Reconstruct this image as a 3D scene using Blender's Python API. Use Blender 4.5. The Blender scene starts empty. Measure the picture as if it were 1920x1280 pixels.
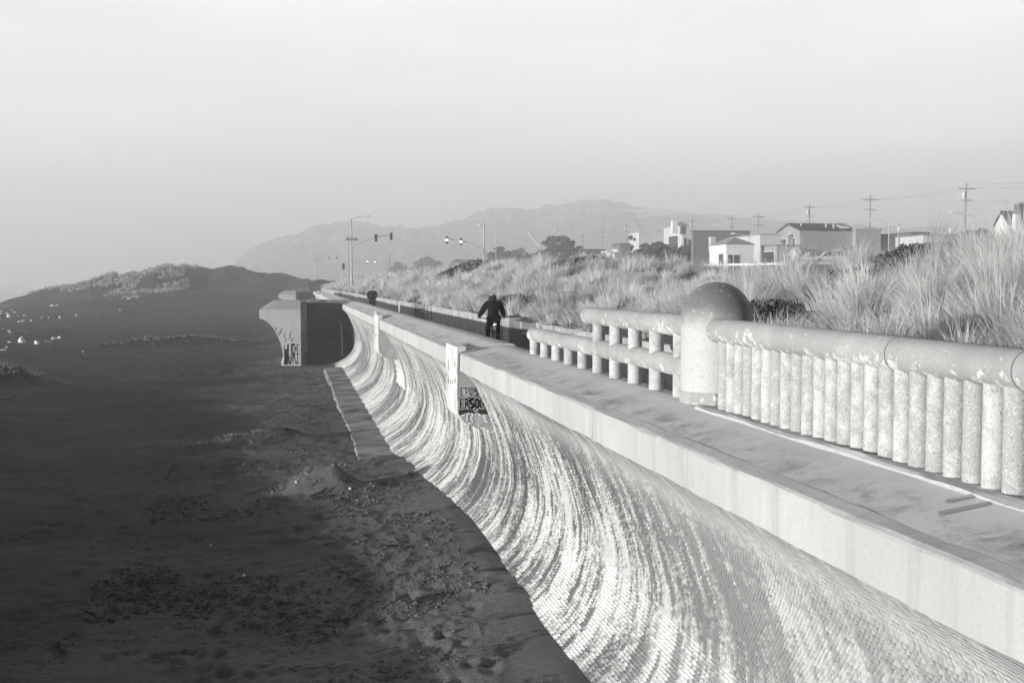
import bpy, bmesh, math, random
import numpy as np
from mathutils import Vector, Matrix

random.seed(7)
RNG = np.random.default_rng(11)
sc = bpy.context.scene
COL = sc.collection
PI = math.pi
R_ = math.radians

# ---------------------------------------------------------------- camera
# the wall runs along +Y, the sea is at -X, the promenade is at z = 0
F_PX = 2100.0
TH = math.atan(0.19593)
AL = math.atan(109.0 / 2100.0)
CAM = np.array([0.0, 0.0, 2.08])
cam_d = bpy.data.cameras.new('camera')
cam_d.sensor_width = 36.0
cam_d.lens = F_PX / 1920.0 * 36.0
cam_d.clip_start = 0.1
cam_d.clip_end = 8000
cam = bpy.data.objects.new('camera', cam_d)
COL.objects.link(cam)
cam.location = CAM
cam.rotation_euler = (PI / 2 - AL, 0, -TH)
sc.camera = cam

RIGHT = np.array([math.cos(TH), -math.sin(TH), 0.0])
FH = np.array([math.sin(TH), math.cos(TH), 0.0])
UPZ = np.array([0.0, 0.0, 1.0])
FWD = FH * math.cos(AL) - UPZ * math.sin(AL)
UPC = UPZ * math.cos(AL) + FH * math.sin(AL)

def ray(px, py):
    return FWD + RIGHT * (px - 960) / F_PX - UPC * (py - 640) / F_PX
def at_d(px, py, d):            # the point seen at a photo pixel, d metres ahead
    return CAM + ray(px, py) * d
def at_z(px, py, z):
    r = ray(px, py); return CAM + r * ((z - CAM[2]) / r[2])
def at_x(px, py, x):
    r = ray(px, py); return CAM + r * (x / r[0])
def at_y(px, py, y):
    r = ray(px, py); return CAM + r * (y / r[1])

# ---------------------------------------------------------------- sky, sun, exposure
SUN_EL = R_(5.0)
SUN_HD = R_(-114.0)              # heading from +Y, towards the sea
world = bpy.data.worlds.new('World')
sc.world = world
world.use_nodes = True
wn = world.node_tree; wn.nodes.clear()
def wnode(t, **kw):
    n = wn.nodes.new(t)
    for k, v in kw.items(): setattr(n, k, v)
    return n
sky = wnode('ShaderNodeTexSky', sky_type='NISHITA', sun_disc=False)
sky.sun_elevation = SUN_EL
sky.sun_rotation = SUN_HD % (2 * PI)
sky.air_density = 1.0; sky.dust_density = 3.0; sky.ozone_density = 1.0
bw = wnode('ShaderNodeRGBToBW')
geo = wnode('ShaderNodeNewGeometry')
sep = wnode('ShaderNodeSeparateXYZ')
ramp = wnode('ShaderNodeValToRGB')
mul = wnode('ShaderNodeMath', operation='MULTIPLY')
bg = wnode('ShaderNodeBackground')
wo = wnode('ShaderNodeOutputWorld')
tc = wnode('ShaderNodeTexCoord')
wn.links.new(sky.outputs[0], bw.inputs[0])
wn.links.new(tc.outputs['Generated'], sep.inputs[0])
wn.links.new(sep.outputs['Z'], ramp.inputs[0])
# a low band of bright sea fog under a dark, clear winter zenith
SKYK = 19.3
stops = [(0.0, .34), (0.05, .40), (0.12, .60), (0.25, .66), (0.36, 1.75), (0.48, .95), (0.7, .06)]
el = ramp.color_ramp.elements
while len(el) < len(stops): el.new(0.5)
for e, (p, v) in zip(el, stops):
    e.position = p; e.color = (v, v, v, 1)
# mostly an even fog glow, a little of the clear sky's own gradient
mixs = wnode('ShaderNodeMath', operation='MULTIPLY_ADD')
mixs.inputs[1].default_value = 0.12; mixs.inputs[2].default_value = SKYK
wn.links.new(bw.outputs[0], mixs.inputs[0])
wn.links.new(mixs.outputs[0], mul.inputs[0]); wn.links.new(ramp.outputs[0], mul.inputs[1])
# the fog bank lies ahead, up the coast; behind and overhead the sky is clear and deep
dotn = wnode('ShaderNodeVectorMath', operation='DOT_PRODUCT'); dotn.inputs[1].default_value = (0.342, 0.94, 0.0)
wn.links.new(tc.outputs['Generated'], dotn.inputs[0])
azr = wnode('ShaderNodeMapRange', interpolation_type='SMOOTHSTEP')
azr.inputs['From Min'].default_value = -0.1; azr.inputs['From Max'].default_value = 0.75; azr.inputs['To Min'].default_value = 0.07; azr.inputs['To Max'].default_value = 1.0
wn.links.new(dotn.outputs['Value'], azr.inputs[0])
mul2 = wnode('ShaderNodeMath', operation='MULTIPLY')
wn.links.new(mul.outputs[0], mul2.inputs[0]); wn.links.new(azr.outputs[0], mul2.inputs[1])
# thin, uneven layers in the fog bank
mpw = wnode('ShaderNodeMapping'); mpw.inputs['Scale'].default_value = (1.6, 1.6, 13.0); wn.links.new(tc.outputs['Generated'], mpw.inputs[0])
nzw = wnode('ShaderNodeTexNoise'); nzw.inputs['Scale'].default_value = 1.7; nzw.inputs['Detail'].default_value = 5; nzw.inputs['Roughness'].default_value = .55; wn.links.new(mpw.outputs[0], nzw.inputs['Vector'])
wv = wnode('ShaderNodeMath', operation='MULTIPLY_ADD'); wv.inputs[1].default_value = 0.42; wv.inputs[2].default_value = 0.79; wn.links.new(nzw.outputs[0], wv.inputs[0])
mul3 = wnode('ShaderNodeMath', operation='MULTIPLY'); wn.links.new(mul2.outputs[0], mul3.inputs[0]); wn.links.new(wv.outputs[0], mul3.inputs[1])
wn.links.new(mul3.outputs[0], bg.inputs['Color'])
bg.inputs['Strength'].default_value = 0.08
wn.links.new(bg.outputs[0], wo.inputs[0])

sun_d = bpy.data.lights.new('sun', 'SUN')
sun_d.energy = 5.0
sun_d.angle = R_(0.5)
sun_d.color = (1.0, 0.985, 0.96)
sun = bpy.data.objects.new('sun', sun_d); COL.objects.link(sun)
SUNV = Vector((math.sin(SUN_HD) * math.cos(SUN_EL), math.cos(SUN_HD) * math.cos(SUN_EL), math.sin(SUN_EL)))
sun.rotation_euler = SUNV.to_track_quat('Z', 'Y').to_euler()

sc.view_settings.view_transform = 'Standard'
sc.view_settings.look = 'None'
sc.view_settings.gamma = 1.0
sc.view_settings.exposure = 0.0
sc.cycles.use_denoising = True
sc.cycles.max_bounces = 16
sc.cycles.diffuse_bounces = 3
sc.cycles.glossy_bounces = 2
sc.cycles.transparent_max_bounces = 8
sc.cycles.volume_bounces = 12

# ---------------------------------------------------------------- helpers
def tag(o, label=None, cat=None, group=None, kind=None):
    if label: o['label'] = label
    if cat: o['category'] = cat
    if group: o['group'] = group
    if kind: o['kind'] = kind
    return o
def empty(name, loc=(0, 0, 0), rz=0.0, label=None, cat=None, group=None):
    o = bpy.data.objects.new(name, None); COL.objects.link(o)
    o.location = loc; o.rotation_euler = (0, 0, rz); o.empty_display_size = .2
    return tag(o, label, cat, group)
def mesh_obj(name, verts, faces, m, parent=None, smooth=False, uv=None, attrs=None):
    me = bpy.data.meshes.new(name)
    me.from_pydata([tuple(v) for v in verts], [], faces)
    if uv is not None:
        l = me.uv_layers.new(name='UVMap')
        idx = np.zeros(len(me.loops), np.int32); me.loops.foreach_get('vertex_index', idx)
        l.data.foreach_set('uv', np.asarray(uv, np.float32)[idx].ravel())
    if smooth: me.polygons.foreach_set('use_smooth', [True] * len(me.polygons))
    if m: me.materials.append(m)
    me.update()
    o = bpy.data.objects.new(name, me); COL.objects.link(o)
    if parent: o.parent = parent
    return o
def np_mesh(name, verts, quads, m, parent=None, smooth=False, tint=None, uv=None):
    verts = np.ascontiguousarray(verts, np.float32); quads = np.ascontiguousarray(quads, np.int32)
    me = bpy.data.meshes.new(name)
    nq = len(quads); k = quads.shape[1]
    me.vertices.add(len(verts)); me.vertices.foreach_set('co', verts.ravel())
    me.loops.add(nq * k); me.loops.foreach_set('vertex_index', quads.ravel())
    me.polygons.add(nq)
    me.polygons.foreach_set('loop_start', np.arange(0, nq * k, k, dtype=np.int32))
    if smooth: me.polygons.foreach_set('use_smooth', np.ones(nq, bool))
    if tint is not None:
        a = me.attributes.new('tint', 'FLOAT', 'POINT'); a.data.foreach_set('value', np.asarray(tint, np.float32))
    if uv is not None:
        l = me.uv_layers.new(name='UVMap'); l.data.foreach_set('uv', np.asarray(uv, np.float32)[quads.ravel()].ravel())
    if m: me.materials.append(m)
    me.update(); me.validate()
    o = bpy.data.objects.new(name, me); COL.objects.link(o)
    if parent: o.parent = parent
    return o
def grid_mesh(name, P, m, parent=None, smooth=True, tint=None, uv=None):
    nr, nc = P.shape[:2]
    i = np.arange(nr * nc).reshape(nr, nc)
    q = np.stack([i[:-1, :-1], i[:-1, 1:], i[1:, 1:], i[1:, :-1]], -1).reshape(-1, 4)
    return np_mesh(name, P.reshape(-1, 3), q, m, parent, smooth, tint, uv)

class MB:
    """collects boxes, tubes, lathes and prisms, then links them as one mesh object"""
    def __init__(s): s.v = []; s.f = []
    def add(s, vs, fs):
        n = len(s.v); s.v += [tuple(map(float, v)) for v in vs]; s.f += [[i + n for i in f] for f in fs]; return s
    def box(s, x0, x1, y0, y1, z0, z1):
        vs = [(x0, y0, z0), (x1, y0, z0), (x1, y1, z0), (x0, y1, z0), (x0, y0, z1), (x1, y0, z1), (x1, y1, z1), (x0, y1, z1)]
        return s.add(vs, [[0, 3, 2, 1], [4, 5, 6, 7], [0, 1, 5, 4], [1, 2, 6, 5], [2, 3, 7, 6], [3, 0, 4, 7]])
    def tube(s, pts, rad, n=8, cap=True):
        pts = [Vector(p) for p in pts]
        rad = [rad] * len(pts) if not hasattr(rad, '__len__') else rad
        vs = []; fs = []
        t0 = (pts[1] - pts[0]).normalized()
        ref = Vector((0, 0, 1)) if abs(t0.z) < .9 else Vector((1, 0, 0))
        u = t0.cross(ref).normalized()
        for i, p in enumerate(pts):
            t = (pts[min(i + 1, len(pts) - 1)] - pts[max(i - 1, 0)]).normalized()
            u = (u - t * u.dot(t)).normalized(); w = t.cross(u)
            for k in range(n):
                a = 2 * PI * k / n
                vs.append(p + (u * math.cos(a) + w * math.sin(a)) * rad[i])
        for i in range(len(pts) - 1):
            for k in range(n):
                a = i * n + k; b = i * n + (k + 1) % n
                fs.append([a, b, b + n, a + n])
        if cap:
            fs.append(list(range(n))[::-1]); fs.append([(len(pts) - 1) * n + k for k in range(n)])
        return s.add(vs, fs)
    def lathe(s, prof, n=24, c=(0, 0, 0)):
        vs = []; fs = []
        for (r, z) in prof:
            for k in range(n):
                a = 2 * PI * k / n; vs.append((c[0] + r * math.cos(a), c[1] + r * math.sin(a), c[2] + z))
        for i in range(len(prof) - 1):
            for k in range(n):
                a = i * n + k; b = i * n + (k + 1) % n
                fs.append([a, b, b + n, a + n])
        fs.append(list(range(n))[::-1]); fs.append([(len(prof) - 1) * n + k for k in range(n)])
        return s.add(vs, fs)
    def prism_y(s, prof, y0, y1):               # prof: (x, z) loop, extruded along Y
        n = len(prof); vs = [(x, y0, z) for x, z in prof] + [(x, y1, z) for x, z in prof]
        fs = [[i, (i + 1) % n, (i + 1) % n + n, i + n] for i in range(n)]
        fs += [list(range(n))[::-1], [i + n for i in range(n)]]
        return s.add(vs, fs)
    def prism_x(s, prof, x0, x1):               # prof: (y, z) loop
        n = len(prof); vs = [(x0, y, z) for y, z in prof] + [(x1, y, z) for y, z in prof]
        fs = [[i, (i + 1) % n, (i + 1) % n + n, i + n] for i in range(n)]
        fs += [list(range(n))[::-1], [i + n for i in range(n)]]
        return s.add(vs, fs)
    def build(s, name, m, parent=None, smooth=False, bevel=0.0, auto=None):
        bm = bmesh.new()
        bv = [bm.verts.new(v) for v in s.v]
        for f in s.f:
            try: bm.faces.new([bv[i] for i in f])
            except ValueError: pass
        bmesh.ops.recalc_face_normals(bm, faces=bm.faces)
        if bevel:
            ed = [e for e in bm.edges if len(e.link_faces) == 2 and e.calc_face_angle(0) > .6]
            bmesh.ops.bevel(bm, geom=ed, offset=bevel, segments=2, affect='EDGES', profile=.6)
        if smooth:
            for f in bm.faces: f.smooth = True
            if auto:
                for e in bm.edges:
                    if len(e.link_faces) == 2 and e.calc_face_angle(0) > auto: e.smooth = False
        me = bpy.data.meshes.new(name); bm.to_mesh(me); bm.free()
        if m: me.materials.append(m)
        o = bpy.data.objects.new(name, me); COL.objects.link(o)
        if parent: o.parent = parent
        return o

def copy_tree(o, parent=None):
    c = o.copy(); COL.objects.link(c)
    if parent: c.parent = parent
    for ch in list(o.children): copy_tree(ch, c)
    return c

# ---- numpy value noise
def _hash(ix, iy, seed):
    h = (ix.astype(np.int64) * 374761393 + iy.astype(np.int64) * 668265263 + seed * 974711) & 0xffffffff
    h = ((h ^ (h >> 13)) * 1274126177) & 0xffffffff
    return ((h ^ (h >> 16)) & 0xffff) / 65535.0
def vnoise(x, y, seed=0):
    x = np.asarray(x, float); y = np.asarray(y, float)
    ix = np.floor(x); iy = np.floor(y); fx = x - ix; fy = y - iy
    fx = fx * fx * fx * (fx * (fx * 6 - 15) + 10); fy = fy * fy * fy * (fy * (fy * 6 - 15) + 10)
    a = _hash(ix, iy, seed); b = _hash(ix + 1, iy, seed); c = _hash(ix, iy + 1, seed); d = _hash(ix + 1, iy + 1, seed)
    return (a + (b - a) * fx) * (1 - fy) + (c + (d - c) * fx) * fy
def fbm(x, y, seed=0, oct=4, gain=.5):
    s = 0; a = 1; t = 0
    for k in range(oct):
        s = s + a * (vnoise(x * 2 ** k, y * 2 ** k, seed + k * 17) - .5); t += a; a *= gain
    return s / t * 2
def sstep(a, b, x):
    t = np.clip((np.asarray(x, float) - a) / (b - a), 0, 1); return t * t * (3 - 2 * t)

# ---------------------------------------------------------------- materials (the photograph is black and white)
class NT:
    def __init__(s, name):
        s.m = bpy.data.materials.new(name); s.m.use_nodes = True
        s.t = s.m.node_tree; s.t.nodes.clear()
        s.out = s.n('ShaderNodeOutputMaterial'); s.b = s.n('ShaderNodeBsdfPrincipled')
        s.l(s.b.outputs[0], s.out.inputs['Surface'])
    def n(s, t, **kw):
        x = s.t.nodes.new(t)
        for k, v in kw.items():
            if k.startswith('i_'): x.inputs[k[2:]].default_value = v
            else: setattr(x, k, v)
        return x
    def l(s, a, b): s.t.links.new(a, b)
    def coord(s, kind='Object', scale=(1, 1, 1)):
        c = s.n('ShaderNodeTexCoord'); mp = s.n('ShaderNodeMapping'); mp.inputs['Scale'].default_value = scale
        s.l(c.outputs[kind], mp.inputs[0]); return mp.outputs[0]
    def noise(s, co, scale, detail=4, rough=.55, dist=0.0):
        x = s.n('ShaderNodeTexNoise'); x.inputs['Scale'].default_value = scale; x.inputs['Detail'].default_value = detail
        x.inputs['Roughness'].default_value = rough; x.inputs['Distortion'].default_value = dist
        s.l(co, x.inputs['Vector']); return x.outputs[0]
    def vor(s, co, scale, rand=1.0, feature='F1', dims='3D'):
        x = s.n('ShaderNodeTexVoronoi', feature=feature, voronoi_dimensions=dims)
        x.inputs['Scale'].default_value = scale; x.inputs['Randomness'].default_value = rand
        s.l(co, x.inputs['Vector']); return x
    def ramp(s, v, stops, interp='LINEAR'):
        x = s.n('ShaderNodeValToRGB'); x.color_ramp.interpolation = interp; e = x.color_ramp.elements
        while len(e) < len(stops): e.new(.5)
        for q, (p, c) in zip(e, stops): q.position = p; q.color = (c, c, c, 1)
        s.l(v, x.inputs[0]); return x.outputs[0]
    def math(s, op, a, b=None, c=None):
        x = s.n('ShaderNodeMath', operation=op)
        for i, v in enumerate((a, b, c)):
            if v is None: continue
            if isinstance(v, (int, float)): x.inputs[i].default_value = v
            else: s.l(v, x.inputs[i])
        return x.outputs[0]
    def mix(s, f, a, b):
        x = s.n('ShaderNodeMix', data_type='RGBA')
        for i, v in ((0, f), (6, a), (7, b)):
            if isinstance(v, (int, float)): x.inputs[i].default_value = v if i == 0 else (v, v, v, 1)
            else: s.l(v, x.inputs[i])
        return x.outputs[2]
    def col(s, c): 
        if isinstance(c, (int, float)): s.b.inputs['Base Color'].default_value = (c, c, c, 1)
        else: s.l(c, s.b.inputs['Base Color'])
    def bump(s, h, strength=.3, dist=.02, prev=None):
        x = s.n('ShaderNodeBump'); x.inputs['Strength'].default_value = strength; x.inputs['Distance'].default_value = dist
        s.l(h, x.inputs['Height'])
        if prev: s.l(prev, x.inputs['Normal'])
        return x.outputs[0]
    def nor(s, n): s.l(n, s.b.inputs['Normal'])
    def rough(s, r, spec=.3):
        s.b.inputs['Roughness'].default_value = r; s.b.inputs['Specular IOR Level'].default_value = spec
def plain(name, c, rough=.7, spec=.3, var=.25, scale=6, bump=.15, metal=0.0):
    t = NT(name); co = t.coord()
    n = t.noise(co, scale, 5, .6)
    t.col(t.ramp(n, [(.3, c * (1 - var)), (.7, min(.9, c * (1 + var)))]))
    if bump: t.nor(t.bump(t.noise(co, scale * 8, 3), bump, .01))
    t.rough(rough, spec); t.b.inputs['Metallic'].default_value = metal
    return t.m
def emit(name, c, k):
    t = NT(name); t.col(c); t.b.inputs['Emission Color'].default_value = (c, c, c, 1); t.b.inputs['Emission Strength'].default_value = k
    return t.m
def m_concrete():
    t = NT('cast_concrete'); co = t.coord()
    big = t.noise(co, .55, 5, .6, .3)
    streak = t.noise(t.coord(scale=(3.5, 3.5, .35)), 1.6, 5, .65)
    fine = t.noise(co, 38, 4, .6)
    c = t.ramp(big, [(.3, .47), (.7, .61)])
    c = t.mix(t.ramp(streak, [(.53, 0), (.70, .55)]), c, .36)
    c = t.mix(t.ramp(streak, [(.27, .6), (.4, 0)]), c, .70)
    c = t.mix(t.ramp(fine, [(.35, .25), (.6, 0)]), c, .36)
    t.col(c); t.nor(t.bump(fine, .35, .006, t.bump(big, .15, .05))); t.rough(.85, .2)
    return t.m
def m_captop():
    t = NT('weathered_cap_concrete'); co = t.coord()
    big = t.noise(co, .8, 6, .6, .5)
    swirl = t.noise(t.coord(scale=(.9, 3.4, 1)), 2.4, 9, .72, .7)
    fine = t.noise(co, 60, 3, .6)
    c = t.ramp(big, [(.3, .52), (.7, .66)])
    c = t.mix(t.ramp(swirl, [(.55, 0), (.8, .5)]), c, .34)
    c = t.mix(t.ramp(swirl, [(.22, .6), (.42, 0)]), c, .75)
    # rows of dark lichen along the outer arris
    sx = t.n('ShaderNodeSeparateXYZ'); t.l(t.coord(), sx.inputs[0])
    band = t.math('SUBTRACT', 1.0, t.math('MINIMUM', t.math('MULTIPLY', t.math('ABSOLUTE', t.math('SUBTRACT', sx.outputs[0], 3.62)), 3.6), 1.0))
    lich = t.noise(t.coord(scale=(2.0, 1.5, 1)), 1.7, 9, .78, .5)
    k = t.math('MULTIPLY', band, t.ramp(lich, [(.47, 0), (.64, 1)]))
    c = t.mix(t.math('MULTIPLY', k, .8), c, .13)
    t.col(c); t.nor(t.bump(fine, .3, .005, t.bump(swirl, .2, .02))); t.rough(.85, .2)
    return t.m
def m_curve():
    """stepped face of the wall: bead-like blocks, bleached and stained in streaks that run down the curve"""
    t = NT('stepped_wall_concrete')
    uv = t.n('ShaderNodeUVMap').outputs[0]
    mp = t.n('ShaderNodeMapping'); mp.inputs['Scale'].default_value = (17.0, 20.8, 1); t.l(uv, mp.inputs[0])
    v = t.vor(mp.outputs[0], 1.0, .28, dims='2D')
    cell = v.outputs['Position']; rnd = v.outputs['Color']; dist = v.outputs['Distance']
    sep = t.n('ShaderNodeSeparateColor'); t.l(rnd, sep.inputs[0])
    def q(sx, sy, off=0.0):
        a = t.n('ShaderNodeMapping'); a.inputs['Scale'].default_value = (sx, sy, 1); a.inputs['Location'].default_value = (off, off * .7, off)
        t.l(cell, a.inputs[0]); return a.outputs[0]
    streak = t.noise(q(.132, .011), 1.0, 3, .55)
    fine = t.noise(q(.60, .062, 3.1), 1.0, 3, .6)
    broad = t.noise(q(.017, .0205, 7.7), 1.0, 2, .5)
    # per-block jitter breaks the streak edges up block by block
    s = t.math('ADD', t.math('ADD', t.math('MULTIPLY', streak, .60), t.math('MULTIPLY', fine, .40)), t.math('MULTIPLY', t.math('SUBTRACT', sep.outputs[0], .5), .12))
    s = t.math('ADD', s, t.math('MULTIPLY', t.math('SUBTRACT', broad, .5), .40))
    c = t.ramp(s, [(.39, .07), (.43, .13), (.447, .34), (.505, .47), (.53, .76), (.63, .87)])
    su = t.n('ShaderNodeSeparateXYZ'); t.l(uv, su.inputs[0])
    patch = t.noise(q(.29, .048, 12.3), 1.0, 2, .5)
    patch = t.math('ADD', patch, t.math('MULTIPLY', t.math('SUBTRACT', sep.outputs[2], .5), .04))
    c = t.mix(t.ramp(patch, [(.595, 0), (.612, .88)]), c, .11)
    # the top strip under the cap and the near panel are greyer and smoother
    top = t.ramp(su.outputs[1], [(.0, 0), (.3, .75), (.62, .35), (1.0, 0)])
    c = t.mix(t.math('MULTIPLY', t.math('LESS_THAN', su.outputs[1], 1.0), top), c, .57)
    near = t.n('ShaderNodeMapRange'); near.inputs['From Min'].default_value = 15.0; near.inputs['From Max'].default_value = 8.0
    t.l(su.outputs[0], near.inputs[0])
    c = t.mix(t.math('MULTIPLY', near.outputs[0], .55), c, .62)
    grain = t.noise(t.coord(), 45, 3, .6)
    c = t.mix(t.ramp(grain, [(.35, .4), (.6, 0)]), c, .30)
    t.col(c)
    hgt = t.ramp(dist, [(.15, 1), (.62, 0)])
    hgt = t.math('MULTIPLY', hgt, t.math('ADD', t.math('MULTIPLY', sep.outputs[1], .8), .35))
    t.nor(t.bump(hgt, .75, .016, t.bump(grain, .35, .008)))
    t.rough(.85, .2)
    return t.m
def m_rail():
    t = NT('worn_painted_concrete'); co = t.coord()
    sx = t.n('ShaderNodeSeparateXYZ'); t.l(t.n('ShaderNodeNewGeometry').outputs['Normal'], sx.inputs[0])
    big = t.noise(co, 1.3, 5, .6, .4)
    peel = t.noise(co, 13, 8, .72, .3); nick = t.noise(t.coord(scale=(9, 3.2, 4)), 3.0, 4, .6, .4); area = t.noise(co, 2.3, 4, .6)
    c = t.mix(t.ramp(t.noise(co, 40, 4, .7), [(.35, .35), (.6, 0)]), t.ramp(big, [(.3, .35), (.7, .52)]), .27)
    # paint flakes mostly along the flank, a few nicks along the crown
    flank = t.math('SUBTRACT', t.math('ADD', peel, t.math('MULTIPLY', area, .55)), t.math('MULTIPLY', sx.outputs[2], .13))
    c = t.mix(t.ramp(flank, [(.875, 0), (.92, .85)]), c, .80)
    c = t.mix(t.ramp(nick, [(.665, 0), (.69, .85)]), c, .74)
    pit = t.vor(co, 46, 1.0); pn = t.noise(co, 3.1, 2)
    pm = t.math('MULTIPLY', t.ramp(pit.outputs['Distance'], [(.10, 1), (.2, 0)]), t.ramp(pn, [(.5, 0), (.65, .8)]))
    c = t.mix(pm, c, .2)
    t.col(c); t.nor(t.bump(peel, .4, .01, t.bump(pm, -.5, .012, t.bump(t.noise(co, 60, 3, .7), .35, .006)))); t.rough(.85, .2)
    return t.m
def m_post():
    t = NT('exposed_aggregate_posts'); co = t.coord()
    rnd = t.n('ShaderNodeObjectInfo').outputs['Random']
    off = t.n('ShaderNodeVectorMath', operation='ADD'); t.l(co, off.inputs[0]); t.l(t.math('MULTIPLY', rnd, 37.0), off.inputs[1])
    co = off.outputs[0]
    peel = t.noise(co, 8, 8, .75, .3); spk = t.noise(co, 75, 3, .75); grit = t.vor(co, 34, 1.0)
    thr = t.math('ADD', peel, t.math('MULTIPLY', t.math('SUBTRACT', rnd, .5), .16))
    c = t.mix(t.ramp(thr, [(.45, 0), (.58, 1)]), .42, .60)
    c = t.mix(t.ramp(spk, [(.56, 0), (.64, .9)]), c, .72)
    c = t.mix(t.ramp(spk, [(.32, .8), (.40, 0)]), c, .22)
    c = t.mix(t.ramp(grit.outputs['Distance'], [(.09, .9), (.17, 0)]), c, .13)
    t.col(c); t.nor(t.bump(spk, .6, .01, t.bump(peel, .2, .01))); t.rough(.8, .2)
    return t.m
def m_bollard():
    t = NT('bollard_concrete'); co = t.coord()
    sx = t.n('ShaderNodeSeparateXYZ'); t.l(co, sx.inputs[0])
    wob = t.noise(co, 4, 5, .6)
    # the dome has lost its pale paint: bare dark concrete above an irregular line
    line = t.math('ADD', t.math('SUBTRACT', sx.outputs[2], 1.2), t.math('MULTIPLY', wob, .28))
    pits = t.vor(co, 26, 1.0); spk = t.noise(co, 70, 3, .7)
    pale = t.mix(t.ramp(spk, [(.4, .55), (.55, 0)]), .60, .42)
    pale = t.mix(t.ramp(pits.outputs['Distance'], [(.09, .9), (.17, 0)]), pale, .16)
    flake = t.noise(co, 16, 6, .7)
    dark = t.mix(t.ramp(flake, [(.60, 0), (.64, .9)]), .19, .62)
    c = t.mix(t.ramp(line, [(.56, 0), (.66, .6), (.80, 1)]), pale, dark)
    t.col(c); t.nor(t.bump(spk, .3, .006)); t.rough(.6, .3)
    return t.m
def m_white():
    t = NT('flaking_white_paint')
    co = t.coord(); st = t.noise(t.coord(scale=(5, 5, .5)), 2.2, 5, .6)
    c = t.mix(t.ramp(st, [(.56, 0), (.66, .9)]), .72, .16)
    t.col(c); t.nor(t.bump(t.noise(co, 20, 4), .3, .01)); t.rough(.7, .2)
    return t.m
def m_sand():
    t = NT('sand_painted_shade'); co = t.coord()
    big = t.noise(co, .13, 6, .62, .6)
    drift = t.noise(t.coord(scale=(.5, 1.6, 1)), .5, 6, .62, .8)
    wrack = t.noise(t.coord(scale=(.8, 1.2, 1)), 1.3, 8, .75, .5)
    gr = t.noise(co, 26, 4, .7)
    # shade painted into the sand colour: darker toward the sea, paler by the wall
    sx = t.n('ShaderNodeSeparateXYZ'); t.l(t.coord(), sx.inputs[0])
    shade_tone = t.n('ShaderNodeMapRange', interpolation_type='SMOOTHSTEP'); shade_tone.inputs['From Min'].default_value = -6.0; shade_tone.inputs['From Max'].default_value = 2.0
    t.l(t.math('ADD', sx.outputs[0], t.math('MULTIPLY', t.math('SUBTRACT', t.noise(co, .22, 5, .6), .5), 9.0)), shade_tone.inputs[0])
    c = t.mix(shade_tone.outputs[0], t.ramp(big, [(.35, .035), (.65, .065)]), t.ramp(big, [(.35, .12), (.65, .20)]))
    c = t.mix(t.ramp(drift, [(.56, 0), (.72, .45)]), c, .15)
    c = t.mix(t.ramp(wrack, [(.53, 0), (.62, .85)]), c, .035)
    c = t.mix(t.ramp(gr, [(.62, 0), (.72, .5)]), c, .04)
    t.col(c)
    rip = t.noise(t.coord(scale=(1.2, 3.2, 1)), 2.4, 5, .6, .4)
    t.nor(t.bump(gr, .9, .035, t.bump(rip, .8, .09)))
    t.rough(.92, .12)
    return t.m
def m_tint(name, lo, hi, rough=.8, transl=.0):
    t = NT(name)
    a = t.n('ShaderNodeAttribute', attribute_name='tint')
    t.col(t.ramp(a.outputs['Fac'], [(0, lo), (1, hi)])); t.rough(rough, .15)
    if transl:
        tr = t.n('ShaderNodeBsdfTranslucent'); t.l(t.ramp(a.outputs['Fac'], [(0, lo), (1, hi)]), tr.inputs[0])
        mx = t.n('ShaderNodeMixShader'); mx.inputs[0].default_value = transl
        t.l(t.b.outputs[0], mx.inputs[1]); t.l(tr.outputs[0], mx.inputs[2]); t.l(mx.outputs[0], t.out.inputs['Surface'])
    return t.m
M = {}
M['concrete'] = m_concrete(); M['captop'] = m_captop(); M['curve'] = m_curve(); M['rail'] = m_rail(); M['post'] = m_post()
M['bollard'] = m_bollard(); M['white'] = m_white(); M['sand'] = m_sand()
M['soil'] = plain('dune_soil', .085, .95, .1, .4, 3, .4)
M['paving'] = plain('promenade_paving', .22, .9, .2, .25, 3, .2)
M['asphalt'] = plain('road_asphalt', .06, .9, .2, .25, 3, .1)
M['earth'] = plain('pale_ground', .16, .95, .1, .3, .4, .1)
M['retain'] = plain('low_wall_concrete', .40, .85, .2, .3, 2.2, .25)
M['ledge'] = plain('worn_ledge_concrete', .24, .9, .2, .7, 1.1, .6)
M['grass'] = m_tint('pale_marram_grass', .36, .95, .7, .35)
M['drygrass'] = m_tint('dry_beach_grass', .18, .6, .8, .2)
M['leaf'] = m_tint('dark_ice_plant_leaves', .03, .17, .6)
M['tree'] = m_tint('cypress_foliage', .03, .11, .7)
M['bark'] = plain('grey_bark', .12, .9, .1)
M['hill'] = plain('wooded_hill', .3, .95, .05, .4, .03, 0)
M['metal'] = plain('galvanised_metal', .50, .5, .5, .12, 3, .05, .0)
M['darkmetal'] = plain('dark_metal', .05, .5, .4, .2, 6, .05)
M['black'] = plain('black_rubber', .02, .7, .3, .2, 8, .1)
M['cloth'] = plain('black_cloth', .016, .95, .05, .35, 9, .4)
M['trouser'] = plain('black_trousers', .012, .95, .05, .3, 9, .3)
M['skin'] = plain('skin', .35, .6, .3, .1, 8, .05)
M['hair'] = plain('dark_hair', .035, .6, .4, .6, 30, .5)
M['scarf'] = plain('pale_scarf', .22, .9, .1, .4, 20, .4)
M['whitecap'] = plain('white_cap', .8, .8, .1, .05, 8, .1)
M['wood'] = plain('weathered_pole_wood', .34, .85, .15, .3, 5, .2)
M['wire'] = plain('wire', .1, .6, .3, .1, 5, 0)
M['foam'] = plain('sea_foam', .85, .9, .1, .06, 9, .5)
M['stick'] = plain('wet_driftwood', .06, .85, .2, .4, 12, .4)
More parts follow.
